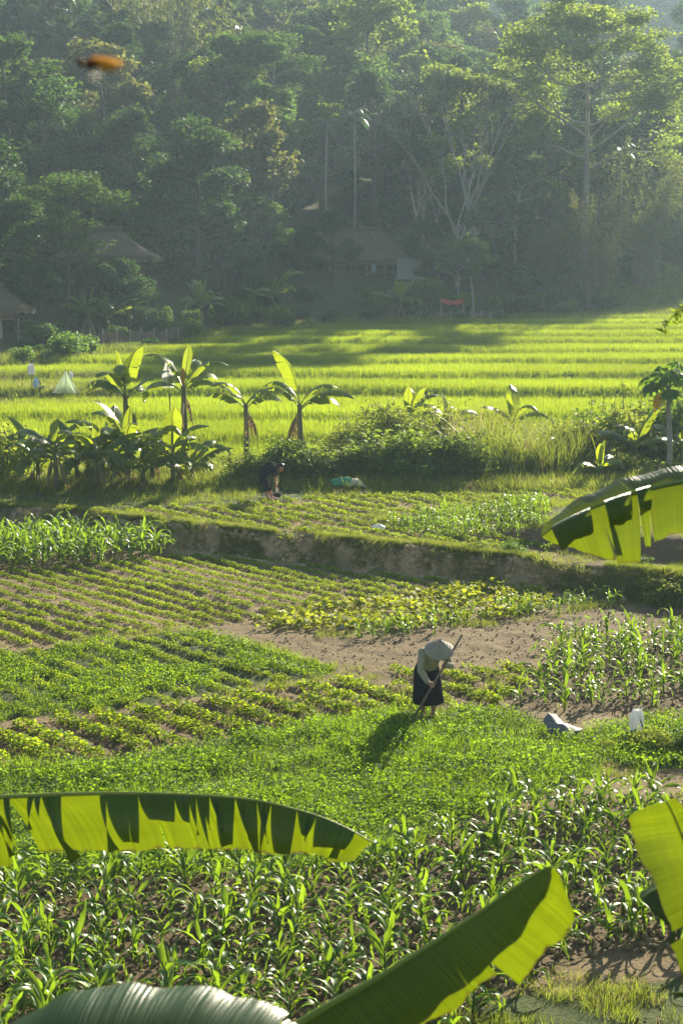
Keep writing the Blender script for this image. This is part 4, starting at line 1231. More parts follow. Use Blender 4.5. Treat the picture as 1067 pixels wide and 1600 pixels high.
for x, D in spots:
    u_ = float(u_of(x, D)); q = rg.uniform()
    zone = 'left' if u_ < 360 else ('middle' if u_ < 700 else 'right')
    high = D > 195
    pos = where(x, D, float(land(x, D)) + 9)
    if u_ < -25: pos = 'just outside the left edge of the forest' 
    if u_ > 1092: pos = 'just outside the right edge of the forest'
    if u_ < 380 and D > 172 and q < 0.42:
        put(K['fan0' if q < 0.2 else 'fan1'], x, D, rg.uniform(0.95, 1.5), 'fan_palm', 'shaggy fan palm ' + pos, 'palm', 'fan palms on the slope')
        continue
    q = rg.uniform()
    if u_ > 700:
        kd = 'mid0' if q < 0.22 else 'mid1' if q < 0.4 else 'bright0' if q < 0.55 else 'olive0' if q < 0.72 else 'dark1' if q < 0.86 else 'mid2'
    elif u_ > 360:
        kd = 'mid0' if q < 0.2 else 'mid1' if q < 0.35 else 'dark0' if q < 0.55 else 'olive0' if q < 0.68 else 'dark2' if q < 0.82 else 'mid2' if q < 0.92 else 'bright0'
    else:
        kd = 'dark0' if q < 0.27 else 'dark1' if q < 0.5 else 'dark2' if q < 0.68 else 'mid0' if q < 0.82 else 'mid2' if q < 0.93 else 'olive0'
    nm = {'d': ('dark_tree', 'dark green broad tree'), 'm': ('green_tree', 'mid green bushy tree'), 'b': ('light_tree', 'light yellow-green tree'), 'o': ('olive_tree', 'dull olive tree')}[kd[0]]
    s = rg.uniform(0.72, 1.18) * (1.0 if high else 0.92)
    put(K[kd], x, D, s, nm[0], nm[1] + ' ' + pos, 'tree', nm[1] + 's on the slope', sz=rg.uniform(0.88, 1.15))

for u_, D_, kd, s_, lb in ((520, 135, 'dark0', 0.44, 'dark leafy tree hiding the middle of the stilt house'), (680, 136, 'dark2', 0.5, 'dark low tree below the leafless tree'), (770, 138, 'dark0', 0.55, 'dark tree right of the leafless tree'), (800, 143, 'mid1', 0.7, 'mid green tree between the leafless tree and the bamboo'), (0, 108, 'dark1', 0.35, 'dark tree at the left edge before the long house'), (52, 108, 'dark2', 0.55, 'added dark tree shading the small hut from its right'), (-12, 108, 'dark0', 0.7, 'added dark tree shading the small hut from behind at the left edge'), (350, 128, 'dark0', 0.62, 'dark tree at the forest foot between the two houses'), (395, 131, 'mid2', 0.6, 'green tree at the forest foot left of the stilt house'), (250, 122, 'mid0', 0.55, 'green tree at the right gable of the long house')):  # the trees right of and behind the small hut are added to shade it
    plant(kd, u_, D_, s_, 'edge_tree', lb, 'tree')
for u_, D_, s_, lb in ((468, 134, 0.36, 'small dark tree before the left part of the stilt house roof'), (70, 104, 0.36, 'low dark tree before the left part of the long house'), (160, 107, 0.34, 'low dark tree before the middle of the long house'), (205, 109, 0.40, 'low dark tree before the right end of the long house')):
    plant('dark2', u_, D_, s_, 'edge_tree', lb, 'tree')
# undergrowth along the foot of the slope
for i in range(290):
    u_ = rg.uniform(-60, 1130); fd = float(far_D(u_))
    D = fd + 1.5 + 38 * rg.uniform() ** 1.5 if i < 175 else fd + 18 + 62 * rg.uniform()
    if u_ > 955 and D < 158 and rg.uniform() < 0.75: continue
    if 400 < u_ < 690 and 131 < D < 150 and rg.uniform() < 0.8: continue
    kd = ('sh0', 'sh1', 'sh2')[int(rg.integers(0, 3))]
    zone = 'left' if u_ < 300 else ('centre' if u_ < 700 else 'right')
    s = rg.uniform(0.6, 1.25) * (0.6 if D < fd + 5 else 1.1) * (0.62 if u_ < 330 and D < fd + 14 else 1.0) * (1.7 if i >= 175 else 1.0)
    nm = {'sh0': 'fresh green shrub', 'sh1': 'mid green upright shrub', 'sh2': 'dark low shrub'}[kd]
    put(K[kd], at(u_, D), D, s, 'shrub', nm + ' ' + where(at(u_, D), D, float(land(at(u_, D), D)) + 1), 'shrub', nm + 's in the undergrowth', names=('stems', 'foliage'), sz=rg.uniform(0.8, 1.3))
# named shrubs at the left edge of the rice
for u_, D_, s_, lb in ((100, 94, 0.95, 'big rounded fresh green shrub at the left edge of the rice'), (30, 92, 0.6, 'green shrub beside the small hut at the left edge of the rice'), (290, 107, 0.9, 'light green shrub at the corner of the rice near the woven fence'), (215, 110, 1.0, 'loose green shrub behind the woven fence'), (60, 99, 0.9, 'dark tangled shrub right of the small hut'), (145, 97, 0.8, 'low green shrub at the left end of the woven fence')):
    put(K['sh0' if u_ != 60 else 'sh1'], at(u_, D_), D_, s_, 'edge_shrub', lb, 'shrub', names=('stems', 'foliage'))

# wood on the far mountain: one mass
V, Qd, T = [], [], []
mp_ = []
for k in range(3):
    rg2 = np.random.default_rng(90 + k)
    pos = rg2.normal(size=(420, 3)); pos /= np.linalg.norm(pos, axis=1)[:, None]
    pos = pos * (rg2.uniform(0.3, 1, 420) ** 0.5)[:, None] * np.array([3.4, 3.4, 3.6]) + np.array([0, 0, 4.6])
    V, Qd, T = leaf_cloud(pos, 1.1, 0.7, rg2, 0.6)
    mp_.append(np_mesh('far_crown', V, Qd, M['forest_dark'], T))
xs = rg.uniform(-130, 150, 5200); ys = rg.uniform(296, 436, 5200)
scatter('distant_forest', np.stack([xs, ys, mount(xs, ys)], 1), mp_, 'hazy blue-grey wooded mountainside closing the view at top right', 'forest', scl=rg.uniform(0.7, 1.3, 5200), seed=91)
# ------------------------------------------------------------------ banana plants
def leaf_strips(mid, half, rng, front, back, cuts=(9, 9), wn=4, sideflip=1, ragged=0.06, skip=0.0):
    """blade pieces either side of a midrib. front/back: functions t -> (droop at midrib, droop at edge, width factor)"""
    mid = np.asarray(mid, float); n = len(mid)
    T = np.gradient(mid, axis=0); T /= np.linalg.norm(T, axis=1)[:, None]
    B = np.cross(T, np.array([0, 0, 1.0])); B /= np.linalg.norm(B, axis=1)[:, None] + 1e-9
    Nn = np.cross(B, T)
    t = np.linspace(0, 1, n)
    res = []
    for side, fn, nc in ((sideflip, front, cuts[0]), (-sideflip, back, cuts[1])):
        cutp = np.unique(np.concatenate([[0], np.sort(rng.choice(np.arange(2, n - 2), nc - 1, replace=False)) if nc > 1 else [], [n - 1]]).astype(int))
        for a, c in zip(cutp[:-1], cutp[1:]):
            if nc > 12 and rng.uniform() < skip: continue
            V = []; UV = []; m = c - a + 1
            jit = float(np.clip(rng.normal(0, 1), -1.8, 1.8)); wj = 1 + rng.normal(0, ragged); sk = rng.normal(0, 0.12) if nc > 4 else 0.0; tp = rng.uniform(0.1, 0.8) if nc > 12 else 0.0
            for i in range(a, c + 1):
                d0, d1, wf = fn(t[i], jit)
                w = half(t[i]) * wf * wj * (1 + 0.022 * math.sin(29 * t[i] + 3 * jit) + 0.012 * math.sin(71 * t[i] + jit) + rng.normal(0, 0.008))
                p = mid[i].copy(); 
                e = (i - a) / max(1, c - a) - 0.5
                for k in range(wn + 1):
                    q = k / wn
                    V.append(p.copy()); UV.append((t[i] , q))
                    dl = d0 + (d1 - d0) * q
                    dr = side * B[i] * math.cos(dl) - Nn[i] * math.sin(dl) + T[i] * (0.18 + sk - (0.16 + tp) * e * q)
                    dr /= np.linalg.norm(dr)
                    p = p + dr * w / wn + Nn[i] * 0.007 * half(0.4) * math.sin(41 * t[i] + 2.2 * q + jit) * q
            V = np.array(V); Qd = []
            for i in range(m - 1):
                for k in range(wn):
                    o = i * (wn + 1) + k
                    Qd.append((o, o + 1, o + wn + 2, o + wn + 1))
            res.append((side, V, np.array(Qd), np.array(UV)))
    return res

def ban_half(wmax):
    return lambda t: wmax * min(1.0, (t / 0.10) ** 0.7 if t < 0.10 else 1.0) * max(0.0, 1 - max(0, (t - 0.45) / 0.55) ** 2.2) ** 0.75 * (0.9 + 0.1 * math.sin(3 * t)) + 0.004

def mid_leaf(rng, L, wmax, el, curl, torn, droop=(0.1, 0.5), stalk=0.18):
    """whole leaf of a mid-distance banana plant in its own frame: leaves the stem along +X"""
    n = 26; p = np.zeros(3); a = el; mid = []; ya = rng.normal(0, 0.012); yaw = 0
    for k in range(n + 6):
        mid.append(p.copy())
        p = p + L / n * np.array([math.cos(a) * math.cos(yaw), math.cos(a) * math.sin(yaw), math.sin(a)])
        a -= curl * (0.3 + 1.4 * k / n) / n; yaw += ya
    mid = np.array(mid)
    blade = mid[6:]
    f = lambda t, j: (droop[0] + 0.25 * abs(j) * torn, droop[1] + 0.45 * j * torn + 0.3 * torn, 1.0)
    st_ = leaf_strips(blade, ban_half(wmax), rng, f, f, (int(1 + 9 * torn), int(1 + 9 * torn)), 3)
    VV = []; QQ = []; UU = []; TT = []; off = 0
    for s_, V, Qd, UV in st_:
        VV.append(V); QQ.append(Qd + off); UU.append(UV); TT.append(np.full(len(V), rng.uniform(0.2, 0.8))); off += len(V)
    me = np_mesh('leaf', np.concatenate(VV), np.concatenate(QQ), M['banana'], np.concatenate(TT), np.concatenate(UU), True)
    b = MB(); b.tube(mid, [0.028 * (1 - 0.85 * k / (n + 5)) for k in range(n + 6)], 5, cap=False)
    return me, b.mesh('midrib', M['banana_mid'], True)
rb = np.random.default_rng(300)
BL_arch = [mid_leaf(rb, rb.uniform(1.4, 2.0), rb.uniform(0.24, 0.36), rb.uniform(0.5, 1.42), rb.uniform(0.4, 2.2), rb.uniform(0.4, 1.0), (rb.uniform(-0.1, 0.4), rb.uniform(0.3, 1.0))) for k in range(14)]
BL_up = [mid_leaf(rb, rb.uniform(1.05, 1.45), rb.uniform(0.17, 0.22), rb.uniform(1.36, 1.5), rb.uniform(0.05, 0.3), 0.0, (-0.25, 0.1)) for k in range(4)]
def dry(k):
    me, mr_ = mid_leaf(rb, 1.3, 0.16, -0.9, 0.7, 1.0, (0.8, 1.3))
    me.materials[0] = M['banana_dry']
    return me, mr_
BL_dry = [dry(k) for k in range(2)]
b = MB(); b.tube([(0, 0, -0.1), (0.02, 0, 0.5), (0, 0.02, 1.0)], [0.085, 0.075, 0.055], 9, cap=False)
ban_stem = b.mesh('pseudostem', M['pseudostem'], True)

def banana(x, y, H, label, name='banana_plant', n=6, ups=1, dr=2, ls=1.0, group=None, z=None, seed=0, heads=None):
    rg_ = np.random.default_rng(seed + 1000)
    z = float(land(x, y)) if z is None else z
    t = thing(name, (x, y, z), 0, 1, label, 'banana plant', group)
    s_ = link('pseudostem', ban_stem, t); s_.scale = (0.8 + 0.2 * H, 0.8 + 0.2 * H, H)
    a0 = rg_.uniform(0, 6.28)
    def add(me, nm, h, a, sc):
        l = link(nm, me[0], t); l.location = (0, 0, h); l.rotation_euler = (0, 0, a); l.scale = (sc, sc, sc)
        link('midrib', me[1], l)
        return l
    for i in range(n):
        a = a0 + i * 2.399 if heads is None else heads[i % len(heads)] + rg_.normal(0, 0.25)
        add(BL_arch[int(rg_.integers(0, 14))], 'leaf', H * (0.90 + 0.1 * i / n), a, ls * rg_.uniform(0.75, 1.1))
    for i in range(ups):
        add(BL_up[int(rg_.integers(0, 4))], 'young_leaf', H * 0.98, rg_.uniform(0, 6.28), ls * rg_.uniform(0.75, 1.05))
    for i in range(dr):
        add(BL_dry[i % 2], 'dry_leaf', H * 0.9, rg_.uniform(0, 6.28), ls * 0.8)
    return t
def gp_(u, v, z=ZU):
    p = G(u, v, z); return p[0], p[1]
rows_ban = [
    (88, 772, 1.45, 6, 1, 0.8, 'banana plant with one upright young leaf near the left edge, beyond the corn'),
    (150, 770, 1.15, 6, 1, 0.75, 'low banana plant with a tall pale young leaf, second from the left'),
    (200, 768, 1.5, 7, 1, 0.85, 'dense banana plant in the middle of the left banana clump'),
    (238, 764, 1.2, 6, 0, 0.8, 'short banana plant with drooping dark leaves in the left clump'),
    (270, 766, 1.05, 6, 1, 0.75, 'banana plant at the right end of the left clump, nearest the bending man'),
    (120, 764, 0.8, 6, 0, 0.8, 'small dark banana sucker low among the left clump'),
    (178, 762, 0.9, 7, 1, 0.85, 'bushy banana sucker behind the dense middle plant of the left clump'),
    (225, 770, 0.6, 6, 1, 0.75, 'low banana sucker in front of the left clump'),
    (300, 764, 0.55, 6, 1, 0.7, 'small banana sucker between the left clump and the hedge'),
    (60, 764, 0.8, 6, 0, 0.8, 'dark banana sucker beside the bush at the left edge')]
for i, (u_, v_, H, n, ups, ls, lb) in enumerate(rows_ban):
    x, y = gp_(u_, v_)
    banana(x, y, H * 0.85, lb, n=n + 3, ups=ups, dr=3, ls=ls * 1.15, seed=i)
for i, (u_, D_, v_, H, n, ups, ls, lb) in enumerate((
    (196, 53.5, 0, 2.55, 8, 1, 0.95, 'tall leafy banana plant behind the left clump under the pink cloth'),
    (287, 55.0, 0, 2.75, 7, 1, 1.0, 'tallest banana plant with a long bright upright leaf and an orange leaf base'),
    (384, 55.5, 0, 2.1, 6, 1, 0.9, 'lone banana plant with bare stem in front of the rice'),
    (468, 53.5, 0, 2.2, 6, 1, 0.95, 'banana plant rising out of the left part of the hedge'))):
    t = banana(at(u_, D_), D_, H, lb, n=n, ups=ups if i < 2 else 0, dr=3, ls=ls, seed=20 + i, heads=(0.15, 3.0, 0.6, 2.6, -0.4, 3.6, 1.3, -1.3))
    if i == 1:
        b = MB(); b.ball((0.0, -0.09, H + 0.32), (0.075, 0.045, 0.26), 8, 6)
        b.build('flower_sheath', M['yellow_leaf'], t, True)
for i, (u_, D_, H, n, ups, ls, lb) in enumerate((
    (938, 50.5, 0.35, 3, 3, 0.75, 'young banana plant with broad upright fresh leaves left of the papaya'),
    (995, 52.5, 0.9, 6, 0, 0.8, 'dark low banana plant right beside the papaya stem'),
    (1068, 52, 1.0, 6, 1, 0.8, 'banana plant cut by the right edge of the picture'),
    (728, 51.2, 0.35, 3, 0, 0.6, 'small banana sucker with a curled pale leaf at the foot of the tall weeds'),
    (700, 57, 1.35, 5, 1, 0.8, 'banana plant half sunk in the hedge at its right shoulder'),
    (800, 58, 1.3, 5, 1, 0.8, 'pale banana plant poking out of the tall grass in front of the rice'),
    (640, 58, 1.45, 4, 1, 0.75, 'banana plant with a single lit leaf above the middle of the hedge'),
    (870, 55, 0.8, 5, 1, 0.8, 'short banana plant with a bright leaf among the weeds right of the tall grass'))):
    banana(at(u_, D_), D_, H, lb, n=n, ups=ups, dr=1, ls=ls, seed=40 + i)
# wild bananas under the forest
for i, (u_, D_, H, lb) in enumerate(((268, 124, 3.0, 'pale blue-green wild banana between the long house and the stilt house'), (318, 128, 3.2, 'wild banana right of the pale blue-green one under the forest'), (316, 113, 1.8, 'small wild banana with a yellow leaf at the rice edge'), (428, 122, 1.8, 'wild banana below the left end of the stilt house'), (140, 105, 1.6, 'dark wild banana in front of the layered tree'), (170, 106, 1.5, 'second dark wild banana beside the layered tree'), (625, 128, 1.2, 'small light green wild banana in front of the stilt house'))):
    banana(at(u_, D_), D_, H, lb, name='wild_banana', n=8, ups=2, dr=2, ls=1.5 if D_ > 120 else 1.25, seed=60 + i)

# ------------------------------------------------------------------ hedge, bushes, tall weeds
def mound(seed, R, Hh, mat, n, L, Wd):
    rng = np.random.default_rng(seed)
    b = MB()
    for i in range(14):
        a = rng.uniform(0, 6.283); q = R * 0.6 * rng.uniform(0, 1)
        c = np.array([q * math.cos(a), q * math.sin(a), Hh * 0.8])
        b.tube([(c[0] * 0.5, c[1] * 0.5, -0.1), c * 0.6, c], [0.02, 0.014, 0.006], 4, cap=False)
    d = rng.normal(size=(n, 3)); d /= np.linalg.norm(d, axis=1)[:, None]; d[:, 2] = np.abs(d[:, 2])
    lump = 0.72 + 0.85 * (fbm(d[:, 0] * 2.6 + 5, d[:, 1] * 2.6 + d[:, 2] * 2.6, seed, 3) - 0.35)
    pos = d * (rng.uniform(0.25, 1, n) ** 0.33 * lump)[:, None] * np.array([R, R, Hh])
    sp = rng.uniform(0, 1, n) < 0.16          # shoots that stand out of the outline
    pos[sp] *= rng.uniform(1.02, 1.38, (sp.sum(), 1))
    V, Qd, T = leaf_cloud(pos, L, Wd, rng, 0.4, 0.25, tint=0.25 + 0.7 * fbm(pos[:, 0] * 2 + 3, pos[:, 2] * 2 + pos[:, 1], seed))
    return b.mesh('stems', M['bark']), np_mesh('foliage', V, Qd, M[mat], T)
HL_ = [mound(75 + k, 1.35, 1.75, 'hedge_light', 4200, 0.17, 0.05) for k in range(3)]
H_ = [mound(70 + k, 1.35, 1.75, 'hedge', 6000, 0.15, 0.07) for k in range(3)]
for i, (u_, D_, s_, sz, lb) in enumerate((
    (392, 49.9, 0.86, 0.75, 'low leafy left end of the hedge just behind the bending man'),
    (450, 50.5, 1.03, 0.85, 'dark green hedge bush behind the bending man'),
    (515, 50.7, 1.13, 0.68, 'dense hedge bush left of the green tarp bundle'),
    (580, 51.1, 1.19, 0.72, 'tall middle bush of the hedge behind the green tarp bundle'),
    (645, 50.9, 1.24, 0.85, 'large dark hedge bush right of the green tarp bundle'),
    (712, 50.9, 1.08, 0.98, 'right end bush of the hedge next to the tall grass'),
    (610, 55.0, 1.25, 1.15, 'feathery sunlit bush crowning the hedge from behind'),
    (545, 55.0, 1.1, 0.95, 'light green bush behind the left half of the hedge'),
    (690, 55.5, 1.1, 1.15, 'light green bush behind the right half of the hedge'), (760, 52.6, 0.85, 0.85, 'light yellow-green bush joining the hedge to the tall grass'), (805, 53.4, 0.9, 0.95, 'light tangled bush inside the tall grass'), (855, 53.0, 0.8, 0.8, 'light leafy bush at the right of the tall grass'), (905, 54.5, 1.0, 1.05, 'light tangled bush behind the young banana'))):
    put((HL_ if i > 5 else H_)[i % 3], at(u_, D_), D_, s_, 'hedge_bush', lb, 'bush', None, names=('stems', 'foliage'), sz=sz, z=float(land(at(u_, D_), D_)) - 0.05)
L_ = [mound(80 + k, 1.3, 1.5, 'shrub' if k else 'hedge_light', 4200, 0.13, 0.075) for k in range(2)]
for i, (u_, D_, s_, sz, lb) in enumerate((
    (-5, 50.5, 1.15, 1.15, 'dark yellow-green bush at the left edge beside the bananas'),
    (-60, 51, 1.2, 1.1, 'bush cut by the left edge behind the corn'),
    (35, 53.5, 0.9, 0.9, 'low bush behind the first banana plant at the left'),
    (170, 51.5, 0.8, 0.85, 'low dark bush filling the gap in the left banana clump'),
    (300, 52, 0.7, 0.7, 'low bush between the banana clump and the hedge'),
    (930, 56, 1.15, 1.2, 'tall weedy bush left of the papaya in front of the rice'),
    (985, 54.5, 1.2, 1.35, 'tangled bush behind the papaya'),
    (1060, 55, 1.5, 1.3, 'tall dark bush at the right edge behind the papaya'),
    (880, 55, 1.1, 1.1, 'dry tangled bush right of the tall grass'),
    (830, 54.5, 0.95, 0.95, 'low leafy bush at the foot of the tall grass'),
    (1040, 50.8, 0.8, 0.7, 'low leafy bush at the foot of the papaya'), (905, 51.5, 0.6, 0.7, 'small bush left of the young broad-leaved banana'), (965, 52, 0.8, 0.9, 'dark bush between the young banana and the papaya'), (770, 54.5, 0.95, 1.15, 'weedy bush at the left of the tall grass'), (1010, 57, 1.2, 1.3, 'bush farthest back beside the papaya before the rice'), (740, 56.5, 0.9, 1.1, 'yellowish bush behind the tall grass'))):
    put(L_[i % 2], at(u_, D_), D_, s_, 'bush', lb, 'bush', None, names=('stems', 'foliage'), sz=sz, z=float(land(at(u_, D_), D_)) - 0.05)
# low trailing plants hanging on the bank and the mound at the right edge
for i, (u_, v_, s_, lb) in enumerate(((1045, 925, 0.55, 'green creeper tangle on the bank at the right edge'), (1000, 905, 0.3, 'small creeper patch on the right-hand bank'), (745, 880, 0.32, 'leafy creeper hanging over the bank where the bare earth ends'), (800, 885, 0.36, 'leafy creeper on the bank below the hanging banana leaf'), (560, 865, 0.2, 'small creeper on the earth face of the bank'), (700, 862, 0.25, 'tuft of leaves on the lip of the bank'), (1015, 1172, 0.34, 'dense yellow-green bushy herb under the white bag'), (1085, 1175, 0.4, 'dense bushy herb at the right edge below the corn'), (945, 1172, 0.22, 'low dark herb beside the grey plastic sheet'))):
    p = G(u_, v_, 0.3 if v_ < 1000 else 0)
    put(L_[i % 2], p[0], p[1], s_, 'creeper' if v_ < 1000 else 'herb_bush', lb, 'plant', None, names=('stems', 'foliage'), sz=0.7 if v_ < 1000 else 0.95)
# tall grass clump behind the right end of the hedge
tg = []
for k in range(3):
    V, Qd, T = blades(70, 1.5, 0.026, 0.22, rb, 0.55, 5)
    tg.append(np_mesh('tall_grass', V, Qd, M['grass'] if k else M['dry_grass'], T))
for i in range(46):
    u_ = rb.uniform(725, 915); D_ = rb.uniform(51.0, 57)
    o = link('tall_grass', tg[int(rb.integers(0, 3)) if i % 3 == 0 else int(rb.integers(1, 3))])
    o.location = (at(u_, D_), D_, float(land(at(u_, D_), D_))); s = rb.uniform(0.7, 1.25) * (1.25 if u_ < 800 else 1.0); o.scale = (s, s, s); o.rotation_euler = (0, 0, rb.uniform(0, 6.28))
    tag(o, 'clump of tall arching grass between the hedge and the young banana', 'tall grass', 'tall grass right of the hedge')
# upright leafy weeds standing against the rice
def weed_stem(seed):
    rng = np.random.default_rng(seed)
    b = MB(); pos = []
    for i in range(4):
        x_, y_ = rng.normal(0, 0.15, 2); h = rng.uniform(1.4, 2.3)
        b.tube([(x_ * 0.4, y_ * 0.4, -0.1), (x_, y_, h * 0.6), (x_ * 1.3, y_ * 1.3, h)], [0.014, 0.01, 0.004], 4, cap=False)
        m = 90; t = rng.uniform(0.15, 1, m)
        pos.append(np.stack([x_ * (0.4 + 0.9 * t), y_ * (0.4 + 0.9 * t), h * t], 1) + rng.normal(0, 0.11, (m, 3)) * (1.15 - 0.7 * t)[:, None])
    V, Qd, T = leaf_cloud(np.concatenate(pos), 0.15, 0.055, rng, 0.4, 0.5)
    return b.mesh('stems', M['stalk']), np_mesh('foliage', V, Qd, M['hedge'], T)
WS = [weed_stem(k + 400) for k in range(2)]
for u_, D_, s_, lb in ((922, 57, 1.1, 'upright leafy weed standing darkest against the rice'), (958, 57.5, 1.0, 'upright leafy weed right of the darkest one against the rice'), (988, 56.5, 1.3, 'tall leafy weed beside the papaya crown'), (600, 58, 1.05, 'thin weedy shoots above the hedge against the rice'), (655, 57, 0.9, 'leafy shoots above the right half of the hedge'), (560, 57.5, 0.85, 'leafy shoots above the left half of the hedge'), (540, 53, 0.85, 'thin post-like shoots at the left shoulder of the hedge')):
    put(WS[int(u_) % 2], at(u_, D_), D_, s_, 'weed_shoots', lb, 'weed', None, names=('stems', 'foliage'))

# papaya
px_, py_ = at(1046, 50.5), 50.5
t = thing('papaya_tree', (px_, py_, float(land(px_, py_))), 0, 1, 'papaya tree with bare pale stem and one yellow leaf at the right edge', 'papaya tree')
PHH = 3.0
b = MB(); b.tube([(0, 0, -0.1), (0.04, 0, 1.0), (-0.02, 0, 2.0), (-0.06, 0, PHH)], [0.10, 0.085, 0.075, 0.06], 8)
b.build('trunk', M['pale_bark'], t, True)
def papaya_leaf(rng, col):
    V = []; Qd = []; T = []
    for k in range(7):
        a = -1.9 + 3.8 * k / 6
        L = 0.36 * (1 - 0.25 * abs(a) / 1.9)
        d = np.array([math.cos(a), math.sin(a), -0.15 - 0.1 * abs(a)])
        s = np.array([-math.sin(a), math.cos(a), 0])
        for (f0, f1, w0, w1) in ((0, 0.45, 0.03, 0.07), (0.45, 0.75, 0.11, 0.09), (0.75, 1.0, 0.06, 0.005)):
            o = len(V); z0 = np.array([0, 0, -0.16 * f0 * f0]); z1 = np.array([0, 0, -0.16 * f1 * f1])
            V += [d * L * f0 - s * w0 + z0, d * L * f0 + s * w0 + z0, d * L * f1 + s * w1 + z1, d * L * f1 - s * w1 + z1]
            Qd.append((o, o + 1, o + 2, o + 3)); T += [rng.uniform(0.2, 0.9)] * 4
    return np_mesh('leaf', np.array(V), np.array(Qd), col, np.array(T))
pl = [papaya_leaf(rb, M['shrub']) for k in range(3)]
ply = papaya_leaf(rb, M['yellow_leaf'])
for i in range(17):
    a = i * 2.399; el = 1.1 - 1.3 * i / 17; L = rb.uniform(0.6, 0.95)
    yel = i == 16
    if yel: a, el, L = 3.5, -0.55, 0.55
    e = np.array([math.cos(a) * math.cos(el), math.sin(a) * math.cos(el), math.sin(el)]) * L + np.array([-0.06, 0, PHH - 0.05])
    b = MB(); b.tube([(-0.06, 0, PHH - 0.08), e], [0.014, 0.008], 4)
    st_ = b.build('leaf_stalk', M['stalk'], t)
    l = link('yellow_leaf' if yel else 'leaf', ply if yel else pl[i % 3], st_)
    l.location = tuple(e); l.rotation_euler = (rb.normal(0, 0.25), 0.5 if not yel else 1.1, a); s = rb.uniform(1.0, 1.35); l.scale = (s, s, s)
b = MB()
for k in range(3):
    b.tint = 0.5; b.ball((-0.06 + 0.09 * math.cos(k * 2.1 + 3), 0.09 * math.sin(k * 2.1 + 4), PHH - 0.25 - 0.05 * k), (0.06, 0.06, 0.10), 8, 6)
for k in range(3):
    bb = MB(); bb.ball((-0.06 + 0.11 * math.cos(k * 2.1 + 3), 0.11 * math.sin(k * 2.1 + 4), PHH - 0.28 - 0.05 * k), (0.06, 0.06, 0.10), 8, 6)
    bb.build('fruit', M['stalk'], t, True)
# ------------------------------------------------------------------ houses at the foot of the slope
def thatch_roof(x0, x1, y0, y1, ze, zr, hip, rng, over=0.0):
    """hipped thatch: subdivided slopes with an uneven, thick eave"""
    cx0, cx1 = x0 + hip, x1 - hip; ym = (y0 + y1) / 2
    V = []; F = []
    def slope(a, b_, c_, d_, n, m):
        o = len(V)
        for i in range(m + 1):
            t = i / m
            for k in range(n + 1):
                s = k / n
                p = (np.array(a) * (1 - s) + np.array(b_) * s) * (1 - t) + (np.array(d_) * (1 - s) + np.array(c_) * s) * t
                p = p + np.array([0, 0, 0.22 * math.sin(math.pi * t) * -0.6 + (rng.normal(0, 0.045) if 0 < k < n else 0)])
                V.append(p)
        for i in range(m):
            for k in range(n):
                q = o + i * (n + 1) + k
                F.append((q, q + 1, q + n + 2, q + n + 1))
        for k in range(n):       # eave thickness
            q = len(V); V.append(V[o + k] + np.array([0, 0, -0.28 - rng.uniform(0, 0.12)])); V.append(V[o + k + 1] + np.array([0, 0, -0.28 - rng.uniform(0, 0.12)]))
            F.append((q, q + 1, o + k + 1, o + k))
    slope((x0, y0, ze), (x1, y0, ze), (cx1, ym, zr), (cx0, ym, zr), 22, 7)
    slope((x1, y0, ze), (x1, y1, ze), (cx1, ym, zr), (cx1, ym + 0.01, zr), 10, 7)
    slope((x1, y1, ze), (x0, y1, ze), (cx0, ym, zr), (cx1, ym, zr), 22, 7)
    slope((x0, y1, ze), (x0, y0, ze), (cx0, ym, zr), (cx0, ym - 0.01, zr), 10, 7)
    b = MB(); b.add(V, F)
    b.tube([(cx0 - 0.1, ym, zr + 0.02), (cx1 + 0.1, ym, zr + 0.02)], [0.2, 0.2], 6)
    return b
